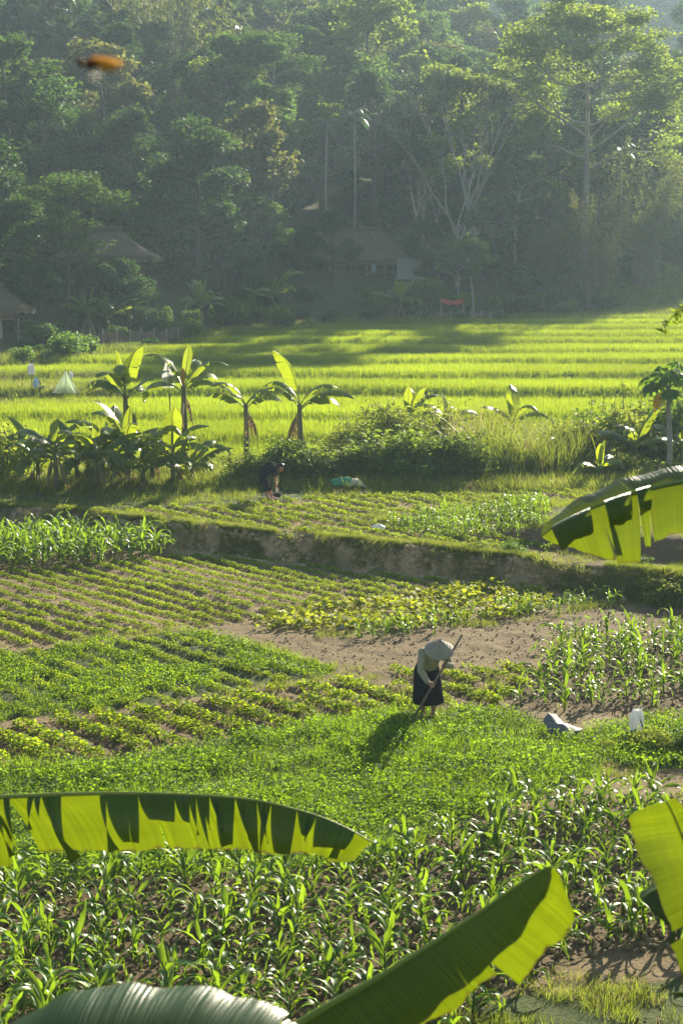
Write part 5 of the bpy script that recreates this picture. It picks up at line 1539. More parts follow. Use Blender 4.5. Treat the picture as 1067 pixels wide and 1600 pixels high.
def stilt_house(u0, u1, D, zb, zf, ze, zr, dep, label, rng, hip=2.6, wallmat='wood', open_=(0.4, 0.95), name='stilt_house', nposts=7, postmat='pale_bark'):
    xa, xb = at(u0, D), at(u1, D); cx = (xa + xb) / 2
    t = thing(name, (cx, D, zb), 0, 1, label, 'house')
    w = xb - xa; hw = w / 2; zf -= zb; ze -= zb; zr -= zb
    thatch_roof(-hw, hw, 0, dep, ze, zr, hip, rng).build('roof', M['thatch'], t)
    iw = hw - 0.7
    b = MB(); b.box((0, dep / 2, zf), (2 * iw, dep - 1.2, 0.16)); b.build('floor', M['wood'], t)
    for i in range(nposts):
        for yy in (0.75, dep - 0.75):
            x = -iw + 2 * iw * i / (nposts - 1)
            b = MB(); b.tube([(x, yy, -1.2), (x + rng.normal(0, 0.03), yy, ze + 0.25)], [0.12, 0.10], 6); b.build('post', M[postmat if i % 3 else 'dark_wood'], t)
    # plank walls round the room, the veranda left open
    def wall(x0, x1, y, z0, z1, mat):
        n = max(2, int(abs(x1 - x0) / 0.32))
        bb = MB(); bb.box(((x0 + x1) / 2, y + 0.05, (z0 + z1) / 2), (x1 - x0, 0.04, z1 - z0)); w_ = bb.build('wall', M['dark_wood'], t)
        for k in range(n):
            xx = x0 + (x1 - x0) * (k + 0.5) / n
            bb = MB(); bb.box((xx, y + rng.normal(0, 0.01), (z0 + z1) / 2 + rng.normal(0, 0.02)), (abs(x1 - x0) / n - 0.025, 0.05, z1 - z0)); bb.build('plank', M[mat], w_)
    ox0, ox1 = -iw + 2 * iw * open_[0], -iw + 2 * iw * open_[1]
    if ox0 > -iw + 0.3: wall(-iw, ox0, 0.95, zf + 0.1, ze - 0.1, wallmat)
    if ox1 < iw - 0.3: wall(ox1, iw, 0.95, zf + 0.1, ze - 0.1, wallmat)
    wall(ox0, ox1, dep * 0.55, zf + 0.1, ze + 0.3, 'dark_wood')
    b = MB(); b.box((0, 0.72, ze - 0.22), (2 * iw + 0.5, 0.10, 0.42)); b.build('eave_board', M['wood'], t)
    b = MB(); b.tube([(ox0, 0.72, zf + 0.85), (ox1, 0.72, zf + 0.85)], 0.045, 5); b.build('railing', M[postmat], t)
    for k in range(9):
        x = ox0 + (ox1 - ox0) * k / 8
        b = MB(); b.tube([(x, 0.72, zf), (x, 0.72, zf + 0.85)], 0.025, 4); b.build('baluster', M[postmat], t)
    for yy in (0.6, 0.9):
        pass
    b = MB()
    b.tube([(ox1 + 0.3, 0.3, -0.9), (ox1 + 0.3, 0.7, zf)], 0.05, 4); b.tube([(ox1 + 0.9, 0.3, -0.9), (ox1 + 0.9, 0.7, zf)], 0.05, 4)
    for k in range(6):
        f = (k + 0.5) / 6
        b.tube([(ox1 + 0.25, 0.3 + 0.4 * f, -0.9 + (zf + 0.9) * f), (ox1 + 0.95, 0.3 + 0.4 * f, -0.9 + (zf + 0.9) * f)], 0.03, 4)
    b.build('ladder', M[postmat], t)
    return t
rh = np.random.default_rng(500)
M['long_wall'] = plain_mat('dark_plank', (0.13, 0.105, 0.085), (0.075, 0.06, 0.048), 4, 0.85, stretch=(5, 5, 0.5))
zb = float(land(at(545, 141), 141)) + 0.2
stilt_house(446, 642, 139, zb, 7.9, 8.95, 11.5, 7.0, 'thatched stilt house with open veranda half hidden by trees at the centre', rh, open_=(0.52, 0.97))
zb2 = float(land(at(110, 113), 113))
stilt_house(-60, 242, 112, zb2, zb2 + 0.9, zb2 + 2.55, zb2 + 4.4, 6.5, 'long low thatched house with plank wall behind the layered tree', rh, name='long_house', open_=(0.90, 0.98), nposts=9, postmat='dark_wood', wallmat='long_wall')
zb3 = float(land(at(-5, 101), 101))
t3 = stilt_house(-62, 42, 100, zb3, zb3 + 1.0, 5.4, 6.7, 4.0, 'small thatched hut with ochre wall at the left edge', rh, hip=1.7, wallmat='yellow_wall', open_=(0.80, 0.97), name='thatched_hut', nposts=4)
zb4 = float(land(at(1075, 168), 168))
stilt_house(1030, 1130, 168, zb4, zb4 + 1.5, zb4 + 3.4, zb4 + 5.6, 6.0, 'distant house at the right edge above the grassy steps', rh, hip=1.8, name='distant_house', nposts=5)
# grey woven panel standing beside the veranda
t = thing('woven_panel', (at(637, 137.5), 137.5, float(land(at(637, 137.5), 137.5))), 0, 1, 'upright grey woven panel at the right end of the stilt house', 'panel')
b = MB(); zt = 9.0 - t.location.z; z0 = 7.3 - t.location.z
b.box((0, 0, (zt + z0) / 2), (1.9, 0.06, zt - z0)); b.build('mat', M['grey_wall'], t)
for x in (-0.9, 0, 0.9):
    b = MB(); b.tube([(x, 0.06, -0.3), (x, 0.06, zt + 0.15)], 0.05, 5); b.build('post', M['pale_bark'], t)
# laundry on the veranda
b = MB(); b.box((0, 0, 0), (0.42, 0.06, 0.75)); o = b.build('hung_shirt', M['blue_cloth']); o.location = (at(583, 139.5), 139.55, 8.35)
tag(o, 'pale blue shirt hanging on the stilt house veranda', 'laundry')

# red tarp on poles, net fence, woven fence
D_ = 127.0; x0 = at(705, D_); zg = float(land(x0, D_))
t = thing('red_tarp', (x0, D_, zg), 0, 1, 'red tarp stretched on poles at the far edge of the rice', 'tarp')
V = []; F = []
for i in range(9):
    for k in range(4):
        V.append((-0.85 + 1.7 * i / 8, -0.5 + k / 3, 1.25 - 0.16 * math.sin(math.pi * i / 8) + 0.32 * k / 3 + 0.06 * math.sin(i * 1.9 + k)))
for i in range(8):
    for k in range(3):
        q = i * 4 + k; F.append((q, q + 4, q + 5, q + 1))
b = MB(); b.add(V, F); o = b.build('sheet', M['red_tarp'], t, True); md = o.modifiers.new('thick', 'SOLIDIFY'); md.thickness = 0.02
for x in (-0.85, 0.85):
    for y in (-0.5, 0.5):
        b = MB(); b.tube([(x, y, -0.3), (x, y, 1.22 + (0.3 if y > 0 else 0))], 0.035, 4); b.build('pole', M['pale_bark'], t)
def fence(p0, p1, h, label, mat, name, n, picket=None):
    p0 = np.array(p0, float); p1 = np.array(p1, float)
    z0 = float(land(p0[0], p0[1]))
    t = thing(name, (p0[0], p0[1], z0), 0, 1, label, 'fence')
    V = []; F = []
    m = n * 3
    for i in range(m + 1):
        q = p0 + (p1 - p0) * i / m; zz = float(land(q[0], q[1])) - z0
        V += [(q[0] - p0[0], q[1] - p0[1], zz), (q[0] - p0[0], q[1] - p0[1], zz + h * (0.9 + 0.1 * math.sin(i * 2.3)))]
    for i in range(m):
        F.append((2 * i, 2 * i + 2, 2 * i + 3, 2 * i + 1))
    b = MB(); b.add(V, F); o = b.build('netting' if not picket else 'wattle', M[mat], t); md = o.modifiers.new('thick', 'SOLIDIFY'); md.thickness = 0.03
    for i in range(n + 1):
        q = p0 + (p1 - p0) * i / n; zz = float(land(q[0], q[1])) - z0
        b = MB(); b.tube([(q[0] - p0[0], q[1] - p0[1] - 0.05, zz - 0.2), (q[0] - p0[0] + rh.normal(0, 0.05), q[1] - p0[1] - 0.05, zz + h * rh.uniform(1.05, 1.35))], 0.035, 4); b.build('post', M['pale_bark'], t)
    if picket:
        for i in range(picket):
            q = p0 + (p1 - p0) * (i + 0.5) / picket; zz = float(land(q[0], q[1])) - z0
            b = MB(); b.box((q[0] - p0[0], q[1] - p0[1] - 0.09, zz + h * 0.5), (0.09, 0.03, h * rh.uniform(0.95, 1.15))); b.build('picket', M['wood'], t)
fence((at(655, 124), 124.5), (at(785, 124), 125.5), 0.75, 'low brown net fence along the far rice edge below the bare tree', 'brown_net', 'net_fence', 8)
fence((at(120, 99), 99.5), (at(292, 103), 106.5), 0.95, 'grey wattle fence at the left far corner of the rice', 'wood', 'wattle_fence', 9, 44)

# ------------------------------------------------------------------ things in the rice gap at the left
zr3 = float(land(at(70, 78.5), 78.5))
def bag(name, loc, s, mat, label, cat, seed, rz=0.0, stick=None, parent_handles=True):
    """a crumpled plastic bag hung on a stick: creased body, gathered neck, two handles"""
    rng = np.random.default_rng(seed)
    t = thing(name, loc, rz, 1, label, cat)
    b = MB(); V = []; F = []; n = 14; m = 9
    for i in range(m):
        f = i / (m - 1)
        w = s[0] / 2 * (0.95 + 0.12 * math.sin(3 * f)) * (1 if f < 0.72 else 1 - 0.45 * (f - 0.72) / 0.28); d = s[1] / 2 * (1 if f < 0.7 else 1 - 0.55 * (f - 0.7) / 0.3)
        for k in range(n):
            a = 2 * math.pi * k / n
            cr = 1 + 0.13 * math.sin(5 * a + 3 * f + seed) + rng.normal(0, 0.05)
            sgn = lambda q: math.copysign(abs(q) ** 0.6, q)
            V.append((w * sgn(math.cos(a)) * cr, d * sgn(math.sin(a)) * cr, s[2] * f + rng.normal(0, 0.012) * s[2]))
    for i in range(m - 1):
        for k in range(n):
            k2 = (k + 1) % n
            F.append((i * n + k, i * n + k2, (i + 1) * n + k2, (i + 1) * n + k))
    F.append(tuple(range(n - 1, -1, -1)))
    b.add(V, F); body = b.build('bag_body', M[mat], t, False)
    if parent_handles:
        for sx in (-0.24, 0.26):
            b = MB(); pts = []
            for q in range(7):
                a = math.pi * q / 6
                pts.append((s[0] * (sx + 0.13 * math.cos(a)), 0, s[2] * (0.96 + 0.20 * math.sin(a) * (1.2 if sx > 0 else 0.8))))
            b.tube(pts, s[0] * 0.05, 5, sq=0.4); b.build('handle', M[mat], t)
    if stick:
        b = MB(); b.tube([(stick[0], stick[1], stick[2]), (0.01, 0.0, s[2] * 0.9)], [0.014, 0.010], 5); b.build('stick', M['dark_wood'], t)
    return t
p = A(994, 1142, 24.0)
gz_ = float(land(p[0] + 0.14, 24.0))
bag('white_bag', (p[0], 24.0, p[2]), (0.20, 0.09, 0.33), 'white_plastic', 'white plastic bag hung on a stick above the bushy herbs at the right', 'plastic bag', 5, 0.15, (0.16, -0.15, gz_ - p[2] - 0.15))
p = A(50, 615, 78.5); zl = float(land(p[0], 78.5))
bag('white_bag', (p[0], 78.5, zl + 0.75), (0.30, 0.22, 0.5), 'white_plastic', 'white bag tied on a post in the gap of the rice at the left edge', 'plastic bag', 8, 0.3, (0, 0, -0.95))
p = A(57, 615, 78.2); zl = float(land(p[0], 78.2))
bag('blue_bag', (p[0], 78.2, zl + 0.1), (0.24, 0.2, 0.50), 'blue_cloth', 'pale blue bag beside the white one in the rice gap', 'plastic bag', 9, 0.9, (0, 0, -0.25))
p = A(112, 608, 79.5); zl = float(land(p[0], 79.5))
bag('white_bag', (p[0], 79.5, zl + 0.55), (0.18, 0.14, 0.30), 'white_plastic', 'small white bag on a stick right of the green net cone', 'plastic bag', 11, 0.2, (0, 0, -0.7))
# net cone
p = A(104, 624, 78.0); zl = float(land(p[0], 78.0))
t = thing('net_cone', (p[0], 78.0, zl), 0, 1, 'pale green netting draped into a cone over a pole in the rice gap', 'net')
b = MB(); V = []; F = []
for i in range(6):
    f = i / 5; rr_ = 0.62 * (1 - f) ** 1.4 + 0.04
    for k in range(14):
        a = 2 * math.pi * k / 14; cr = 1 + 0.16 * math.sin(6 * a + f * 2)
        V.append((rr_ * cr * math.cos(a), rr_ * cr * math.sin(a), 1.0 * f))
for i in range(5):
    for k in range(14):
        F.append((i * 14 + k, i * 14 + (k + 1) % 14, (i + 1) * 14 + (k + 1) % 14, (i + 1) * 14 + k))
b.add(V, F); b.build('netting', M['green_net'], t)
b = MB(); b.tube([(0, 0, -0.2), (0, 0, 1.05)], 0.025, 5); b.build('pole', M['wood'], t)
# bamboo poles lying and standing in the gap
for i, (ua, va, ub, vb, lb) in enumerate(((40, 622, 72, 612, 'pale bamboo pole lying slanted in the rice gap'), (55, 630, 70, 622, 'short bamboo pole lying low in the rice gap'), (62, 598, 66, 616, 'thin upright stick in the rice gap'), (36, 634, 36, 620, 'dark short stake at the left of the rice gap'))):
    a_ = A(ua, va, 78.0 + 0.2 * i); c_ = A(ub, vb, 78.0 + 0.2 * i)
    zl = float(land(a_[0], 78.0)); low = min(a_[2], c_[2]); dz = zl - low
    b = MB(); b.tube([a_ + [0, 0, dz], c_ + [0, 0, dz]], 0.035, 5); tag(b.build('bamboo_pole', M['culm' if i < 2 else 'dark_wood']), lb, 'pole')
# low vegetables in the gap
for i in range(26):
    u_ = rh.uniform(-30, 195); D_ = rh.uniform(76.6, 80.4)
    o = link('vegetable_plant', sq_[i % 5]); o.location = (at(u_, D_), D_, float(land(at(u_, D_), D_))); o.rotation_euler = (0, 0, rh.uniform(0, 6))
    tag(o, 'low vegetable plant in the garden gap of the rice at the left', 'vegetable', 'vegetables in the rice gap')
# pink cloth and white net on poles above the bananas
def rag(name, u_, v_, D_, w, h, mat, label, cat, seed):
    p = A(u_, v_, D_); zl = float(land(p[0], D_))
    t = thing(name, (p[0], D_, zl), 0, 1, label, cat)
    ht = p[2] - zl
    b = MB(); b.tube([(0, 0.03, -0.2), (0.03, 0.03, ht * 0.6), (0, 0.03, ht + h * 0.55)], [0.022, 0.02, 0.016], 5); b.build('pole', M['wood'], t)
    rng = np.random.default_rng(seed); V = []; F = []
    for i in range(9):
        f = i / 8
        for k in range(7):
            s = k / 6 - 0.5
            V.append((w * s * (0.55 + 0.45 * math.sin(math.pi * (0.25 + 0.7 * f))) + 0.02 * math.sin(f * 9), -0.02 - 0.07 * math.cos(k * 2.1 + f * 2), ht + h * (f - 0.5) + rng.normal(0, 0.015)))
    for i in range(8):
        for k in range(6):
            q = i * 7 + k; F.append((q, q + 1, q + 8, q + 7))
    b = MB(); b.add(V, F); o = b.build('cloth', M[mat], t, True); md = o.modifiers.new('thick', 'SOLIDIFY'); md.thickness = 0.012
rag('pink_rag', 194, 592, 54.5, 0.30, 0.42, 'pink_cloth', 'pink rag tied to a pole above the left bananas', 'rag', 3)
rag('white_net_bag', 264, 586, 55.6, 0.40, 0.85, 'white_net', 'white net bag hung on a pole beside the tallest banana', 'net bag', 4)

# ------------------------------------------------------------------ litter and loose things on the fields
p = G(548, 770, ZU); zl = float(land(p[0], p[1]))
t = thing('tarp_bundle', (p[0], p[1], zl + 0.05), 0.1, 1.12, 'folded bright green tarp and cream sack lying at the foot of the hedge', 'bundle')
def drape(pts_, name, mat, parent, thick=0.02, noise=0.02, seed=0, n=9):
    """a crumpled sheet from a grid of heights"""
    rng = np.random.default_rng(seed)
    Zg = np.array(pts_, float); V = []; F = []
    m = Zg.shape[0]; k_ = Zg.shape[1]
    for i in range(m):
        for k in range(k_):
            V.append(Zg[i, k] + rng.normal(0, noise, 3))
    for i in range(m - 1):
        for k in range(k_ - 1):
            q = i * k_ + k; F.append((q, q + 1, q + k_ + 1, q + k_))
    b = MB(); b.add(V, F); o = b.build(name, M[mat], parent, True)
    md = o.modifiers.new('sub', 'SUBSURF'); md.levels = md.render_levels = 1
    md = o.modifiers.new('thick', 'SOLIDIFY'); md.thickness = thick
    return o
drape([[(-0.52 + 0.75 * i / 6, -0.25 + 0.16 * k, 0.03 + (0.20 + 0.12 * math.sin(i * 0.55)) * math.sin(math.pi * min(1, (k + 0.25) / 3.3))) for k in range(4)] for i in range(7)], 'tarp', 'green_tarp', t, 0.02, 0.025, 1)
drape([[(-0.12 + 0.55 * i / 6, -0.30 + 0.16 * k, 0.02 + (0.30 - 0.10 * abs(i - 2.5) * 0.9) * math.sin(math.pi * min(1, (k + 0.4) / 3.6))) for k in range(4)] for i in range(7)], 'sack', 'sack', t, 0.03, 0.02, 2)
b = MB(); b.ball((-0.17, -0.27, 0.07), (0.09, 0.06, 0.05), 8, 6); b.build('dark_bag', M['black_cloth'], t, True)
p = G(515, 768, ZU); b = MB(); b.ball((0, 0, 0.03), (0.11, 0.06, 0.045), 8, 6); o = b.build('pale_cloth_scrap', M['white_plastic'], None); o.location = (p[0], p[1], float(land(p[0], p[1])))
tag(o, 'small pale scrap lying left of the green tarp bundle', 'litter')
def lumpy(name, u_, v_, z_, s, mat, label, cat, seed, rz=0.0):
    rng = np.random.default_rng(seed); p = G(u_, v_, z_)
    b = MB(); b.ball((0, 0, s[2] * 0.6), s, 12, 8)
    v = np.array(b.v); v *= (1 + rng.normal(0, 0.09, (len(v), 1))); b.v = [tuple(q) for q in v]
    o = b.build(name, M[mat], None, True); o.location = (p[0], p[1], float(land(p[0], p[1]))); o.rotation_euler = (0, 0, rz)
    return tag(o, label, cat)
lumpy('white_sack', 590, 832, ZU, (0.19, 0.12, 0.10), 'white_plastic', 'small white sack on the lip of the upper field above the bank', 'sack', 1)
lumpy('pale_stone', 532, 985, 0, (0.075, 0.06, 0.065), 'stone', 'pale stone beside the first corn seedling left of the bare soil', 'stone', 2)
lumpy('dark_lump', 590, 1202, 0, (0.05, 0.05, 0.05), 'stone', 'tiny pale stone among the weeds', 'stone', 6)
p = G(876, 1146, 0); zl = float(land(p[0], p[1]))
g_ = []
for i in range(8):
    f = i / 7; row = []
    for k in range(6):
        s = k / 5
        hh = (0.27 * (1 - f) ** 1.1 + 0.02) * (0.02 + math.sin(math.pi * min(1, s * 0.72))) + 0.04 * math.sin(k * 2.4 + i)
        row.append((-0.23 + 0.50 * f + 0.04 * math.sin(k * 1.7), -0.22 + 0.36 * s, max(0.01, hh) + 0.03))
    g_.append(row)
o = drape(g_, 'plastic_sheet', 'grey_plastic', None, 0.006, 0.034, 3); o.location = (p[0], p[1], zl); o.rotation_euler = (0, 0, -0.15)
tag(o, 'crumpled shiny grey plastic sheet lying between the weeds and the right-hand corn', 'plastic sheet')
# ------------------------------------------------------------------ people
def cap(b, p0, p1, r0, r1, n=10, sq=1.0):
    p0 = np.asarray(p0, float); p1 = np.asarray(p1, float)
    b.tube([p0 + (p1 - p0) * f for f in (0, 0.25, 0.5, 0.75, 1)], [r0 + (r1 - r0) * f for f in (0, 0.25, 0.5, 0.75, 1)], n)
    b.ball(p0, r0, n, 6); b.ball(p1, r1, n, 6)
def hand(b, wrist, grip, axis, out, s=1.0):
    """palm and five fingers closing round a pole that runs along axis through grip; out = from pole towards the palm"""
    wrist = np.asarray(wrist, float); grip = np.asarray(grip, float)
    ax = np.asarray(axis, float); ax /= np.linalg.norm(ax); o = np.asarray(out, float); o -= (o @ ax) * ax; o /= np.linalg.norm(o)
    sd = np.cross(ax, o)
    pc = grip + o * 0.038 * s
    cap(b, wrist, pc, 0.026 * s, 0.030 * s, 8)
    for k, (off, rl) in enumerate(((-0.033, 0.85), (-0.011, 1.0), (0.011, 0.95), (0.032, 0.78))):
        kn = pc + ax * off * s + sd * 0.024 * s
        m1 = grip + ax * off * s + sd * 0.034 * s - o * 0.004 * s
        m2 = grip + ax * off * s + sd * 0.010 * s - o * 0.030 * s * rl
        m3 = grip + ax * off * s - sd * 0.016 * s - o * 0.024 * s * rl
        cap(b, kn, m1, 0.0105 * s, 0.010 * s, 6); cap(b, m1, m2, 0.010 * s, 0.009 * s, 6); cap(b, m2, m3, 0.009 * s, 0.008 * s, 6)
    tb = pc - ax * 0.03 * s - sd * 0.012 * s
    t1 = grip - ax * 0.036 * s - sd * 0.032 * s; t2 = grip - ax * 0.028 * s - sd * 0.014 * s - o * 0.026 * s
    cap(b, tb, t1, 0.012 * s, 0.011 * s, 6); cap(b, t1, t2, 0.011 * s, 0.009 * s, 6)
def foot(b, ank, toe, s=1.0):
    ank = np.asarray(ank, float); toe = np.asarray(toe, float)
    d = toe - ank; d[2] = 0; d /= np.linalg.norm(d)
    heel = ank - d * 0.05 * s; heel[2] = 0.035
    ball_ = ank + d * 0.13 * s; ball_[2] = 0.03
    cap(b, ank, heel, 0.036 * s, 0.034 * s, 8); cap(b, heel, ball_, 0.034 * s, 0.036 * s, 8); cap(b, ank, ball_, 0.034 * s, 0.028 * s, 8)
    sdv = np.array([-d[1], d[0], 0])
    for k in range(5):
        q = ball_ + sdv * (-0.03 + 0.015 * k) * s
        cap(b, q, q + d * (0.05 - 0.006 * k) * s, 0.012 * s, 0.010 * s, 6)
def skin_it(b, name, mat, parent, vox, smooth=4):
    o = b.build(name, M[mat], parent, True)
    md = o.modifiers.new('one_surface', 'REMESH'); md.mode = 'VOXEL'; md.voxel_size = vox; md.use_smooth_shade = True
    md = o.modifiers.new('even', 'SMOOTH'); md.iterations = smooth; md.factor = 0.5
    return o
def head(b, c, fwd, up, s=1.0):
    c = np.asarray(c, float); f = np.asarray(fwd, float); f /= np.linalg.norm(f)
    u_ = np.asarray(up, float); u_ -= (u_ @ f) * f; u_ /= np.linalg.norm(u_); l = np.cross(u_, f)
    b.ball(c + u_ * 0.025 * s, (0.078 * s, 0.088 * s, 0.088 * s), 14, 10)
    b.ball(c + f * 0.025 * s - u_ * 0.035 * s, (0.062 * s, 0.062 * s, 0.068 * s), 12, 8)
    b.ball(c + f * 0.058 * s - u_ * 0.082 * s, 0.030 * s, 8, 6)                       # chin
    cap(b, c + f * 0.082 * s + u_ * 0.015 * s, c + f * 0.100 * s - u_ * 0.022 * s, 0.010 * s, 0.015 * s, 6)   # nose
    for sx in (-1, 1):
        b.ball(c + l * sx * 0.080 * s - u_ * 0.008 * s - f * 0.005 * s, (0.014 * s, 0.018 * s, 0.028 * s), 8, 6)  # ears
        b.ball(c + f * 0.072 * s + l * sx * 0.034 * s + u_ * 0.030 * s, 0.016 * s, 6, 5)   # brow
    b.ball(c + f * 0.082 * s - u_ * 0.050 * s, (0.024 * s, 0.014 * s, 0.011 * s), 8, 5)    # lips
    return f, u_, l

# the hoeing woman: feet among the weeds, back bent towards the camera, hat brim hiding the face
wp_ = G(667, 1119, 0)
wz = float(land(wp_[0], wp_[1]))
W_ = thing('person', (wp_[0], wp_[1], wz), 0, 1.0, 'person in cone hat, cream jacket and black skirt, bending over a hoe', 'person')
b = MB()
hipc = np.array([-0.01, 0.06, 0.76]); chest = np.array([0.06, -0.20, 1.05]); neck = np.array([0.12, -0.36, 1.13]); hd = np.array([0.155, -0.46, 1.15])
shL = np.array([-0.085, -0.28, 1.09]); elL = np.array([-0.125, -0.36, 0.83]); wrL = np.array([-0.02, -0.42, 0.665])
shR = np.array([0.245, -0.27, 1.06]); elR = np.array([0.345, -0.36, 0.90]); wrR = np.array([0.255, -0.44, 0.935])
hoeA = np.array([0.50, -0.46, 1.41]); hoeB = np.array([-0.23, -0.52, 0.13])
hx = hoeA - hoeB
def on_hoe(z_): return hoeB + hx * (z_ - hoeB[2]) / hx[2]
gL = on_hoe(0.635); gR = on_hoe(0.93)
cap(b, hipc, chest, 0.12, 0.125, 12); cap(b, chest, neck, 0.11, 0.055, 10); cap(b, neck, hd, 0.048, 0.05, 8)
cap(b, shL, shR, 0.055, 0.055, 8)
for sh, el, wr, g_, out in ((shL, elL, wrL, gL, (-1, 0.2, 0.3)), (shR, elR, wrR, gR, (1, 0.3, 0.1))):
    cap(b, sh, el, 0.046, 0.038, 8); cap(b, el, wr, 0.037, 0.026, 8)
    hand(b, wr, g_, hx, out, 0.95)
for sx in (-1, 1):
    ank = np.array([0.0 + 0.085 * sx + 0.02, 0.02 * sx, 0.075])
    kn = np.array([0.075 * sx, -0.04, 0.42])
    cap(b, hipc + np.array([0.075 * sx, 0, -0.03]), kn, 0.085, 0.056, 10); cap(b, kn, kn * 0.55 + ank * 0.45 + np.array([0, 0.02, 0]), 0.052, 0.052, 10); cap(b, kn * 0.55 + ank * 0.45 + np.array([0, 0.02, 0]), ank, 0.050, 0.034, 10)
    foot(b, ank, ank + np.array([0.05 * sx, -0.2, 0]))
head(b, hd, (0.12, -0.75, -0.62), (0, -0.6, 0.8))
skin_it(b, 'body', 'skin', W_, 0.0065)
# jacket with sleeves to the wrist, a collar and a hem
b = MB()
lower = hipc + (chest - hipc) * 0.12
cap(b, lower, chest, 0.150, 0.150, 14); cap(b, chest, neck + np.array([0, 0.03, -0.01]), 0.142, 0.082, 12)
cap(b, shL, shR, 0.076, 0.074, 10); cap(b, shL, elL, 0.072, 0.058, 10); cap(b, elL, wrL, 0.058, 0.046, 10)
cap(b, shR, elR, 0.070, 0.056, 10); cap(b, elR, wrR + np.array([0.012, 0, 0]), 0.056, 0.045, 10)
jk = skin_it(b, 'jacket', 'cream_cloth', W_, 0.011, 3)
md = jk.modifiers.new('folds', 'DISPLACE'); tx = bpy.data.textures.new('cloth_folds', 'CLOUDS'); tx.noise_scale = 0.09; md.texture = tx; md.strength = 0.028; md.mid_level = 0.5
b = MB(); b.tube([neck + np.array([-0.06, 0.02, 0.01]), neck + np.array([0, -0.06, -0.03]), neck + np.array([0.06, 0.0, 0.0]), neck + np.array([0.01, 0.07, 0.05]), neck + np.array([-0.06, 0.02, 0.01])], 0.018, 6)
b.build('collar', M['cream_cloth'], W_, True)
# skirt: flared, creased, to mid calf
def skirt(parent, cs_, mat, name, n=26):
    V = []; F = []
    for c_, rx, ry, cr in cs_:
        for k in range(n):
            a = 2 * math.pi * k / n
            q = 1 + cr * math.sin(7 * a + c_[2] * 4) + cr * 0.6 * math.sin(3 * a + 1)
            V.append((c_[0] + rx * q * math.cos(a), c_[1] + ry * q * math.sin(a), c_[2]))
    for i in range(len(cs_) - 1):
        for k in range(n):
            F.append((i * n + k, i * n + (k + 1) % n, (i + 1) * n + (k + 1) % n, (i + 1) * n + k))
    b = MB(); b.add(V, F); o = b.build(name, M[mat], parent, True)
    md = o.modifiers.new('thick', 'SOLIDIFY'); md.thickness = 0.012
    return o
skirt(W_, [((-0.0, 0.02, 0.86), 0.155, 0.145, 0.0), ((-0.01, 0.05, 0.74), 0.19, 0.185, 0.02), ((-0.005, 0.03, 0.55), 0.205, 0.19, 0.04), ((0.0, 0.0, 0.38), 0.212, 0.19, 0.06), ((0.005, -0.01, 0.235), 0.222, 0.195, 0.075)], 'black_cloth', 'skirt')
# cone hat
hc = hd + np.array([0.0, -0.02, 0.035]); hax = np.array([0.03, -0.50, 0.866]); hax /= np.linalg.norm(hax)
e1 = np.cross(hax, [1, 0, 0]); e1 /= np.linalg.norm(e1); e2 = np.cross(hax, e1)
V = []; F = []; n = 40
prof = [(0.003, 0.198), (0.03, 0.170), (0.07, 0.132), (0.12, 0.086), (0.17, 0.042), (0.212, 0.004), (0.230, -0.014), (0.226, -0.022), (0.20, 0.004), (0.12, 0.070), (0.02, 0.165)]
for rr_, hh in prof:
    for k in range(n):
        a = 2 * math.pi * k / n
        V.append(hc + hax * hh + rr_ * (math.cos(a) * e1 + math.sin(a) * e2) * (1 + 0.006 * math.sin(9 * a)))
for i in range(len(prof) - 1):
    for k in range(n):
        F.append((i * n + k, i * n + (k + 1) % n, (i + 1) * n + (k + 1) % n, (i + 1) * n + k))
b = MB(); b.add(V, F); hat = b.build('cone_hat', M['straw'], W_, True)
b = MB(); b.tube([hc + hax * 0.172, hc + hax * 0.198, hc + hax * 0.216], [0.026, 0.016, 0.004], 8); b.build('hat_tip', M['grey_cloth'], hat, True)
for rr_, hh in ((0.226, -0.012), (0.17, 0.045), (0.12, 0.089), (0.07, 0.135)):
    b = MB(); b.tube([hc + hax * hh + rr_ * (math.cos(a) * e1 + math.sin(a) * e2) for a in np.linspace(0, 2 * math.pi, 37)], 0.0028, 4, cap=False); b.build('hat_hoop', M['straw'], hat)
# hoe held in both hands
H_o = thing('hoe', (wp_[0], wp_[1], wz), 0, 1.0, 'long-handled hoe held slanting in both hands of the woman', 'hoe')
b = MB(); b.tube([hoeA, hoeA * 0.5 + hoeB * 0.5 + np.array([0.006, 0, 0.004]), hoeB], [0.017, 0.019, 0.019], 8); b.build('handle', M['wood'], H_o, True)
b = MB(); hd_ = hx / np.linalg.norm(hx)
bl = hoeB - hd_ * 0.02
V = []
for sgn in (0, 1):
    off = np.array([0, 0.008 * sgn, 0.004 * sgn])
    V += [bl + np.array([-0.03, 0.0, 0.03]) + off, bl + np.array([0.04, 0.0, -0.01]) + off, bl + np.array([0.02, -0.06, -0.16]) + off, bl + np.array([-0.12, -0.06, -0.11]) + off]
b.add(V, [(3, 2, 1, 0), (4, 5, 6, 7), (0, 1, 5, 4), (1, 2, 6, 5), (2, 3, 7, 6), (3, 0, 4, 7)]); b.build('blade', M['iron'], H_o)
b = MB(); b.tube([hoeB + hd_ * 0.04, hoeB - hd_ * 0.03], 0.026, 8); b.build('socket', M['iron'], H_o)

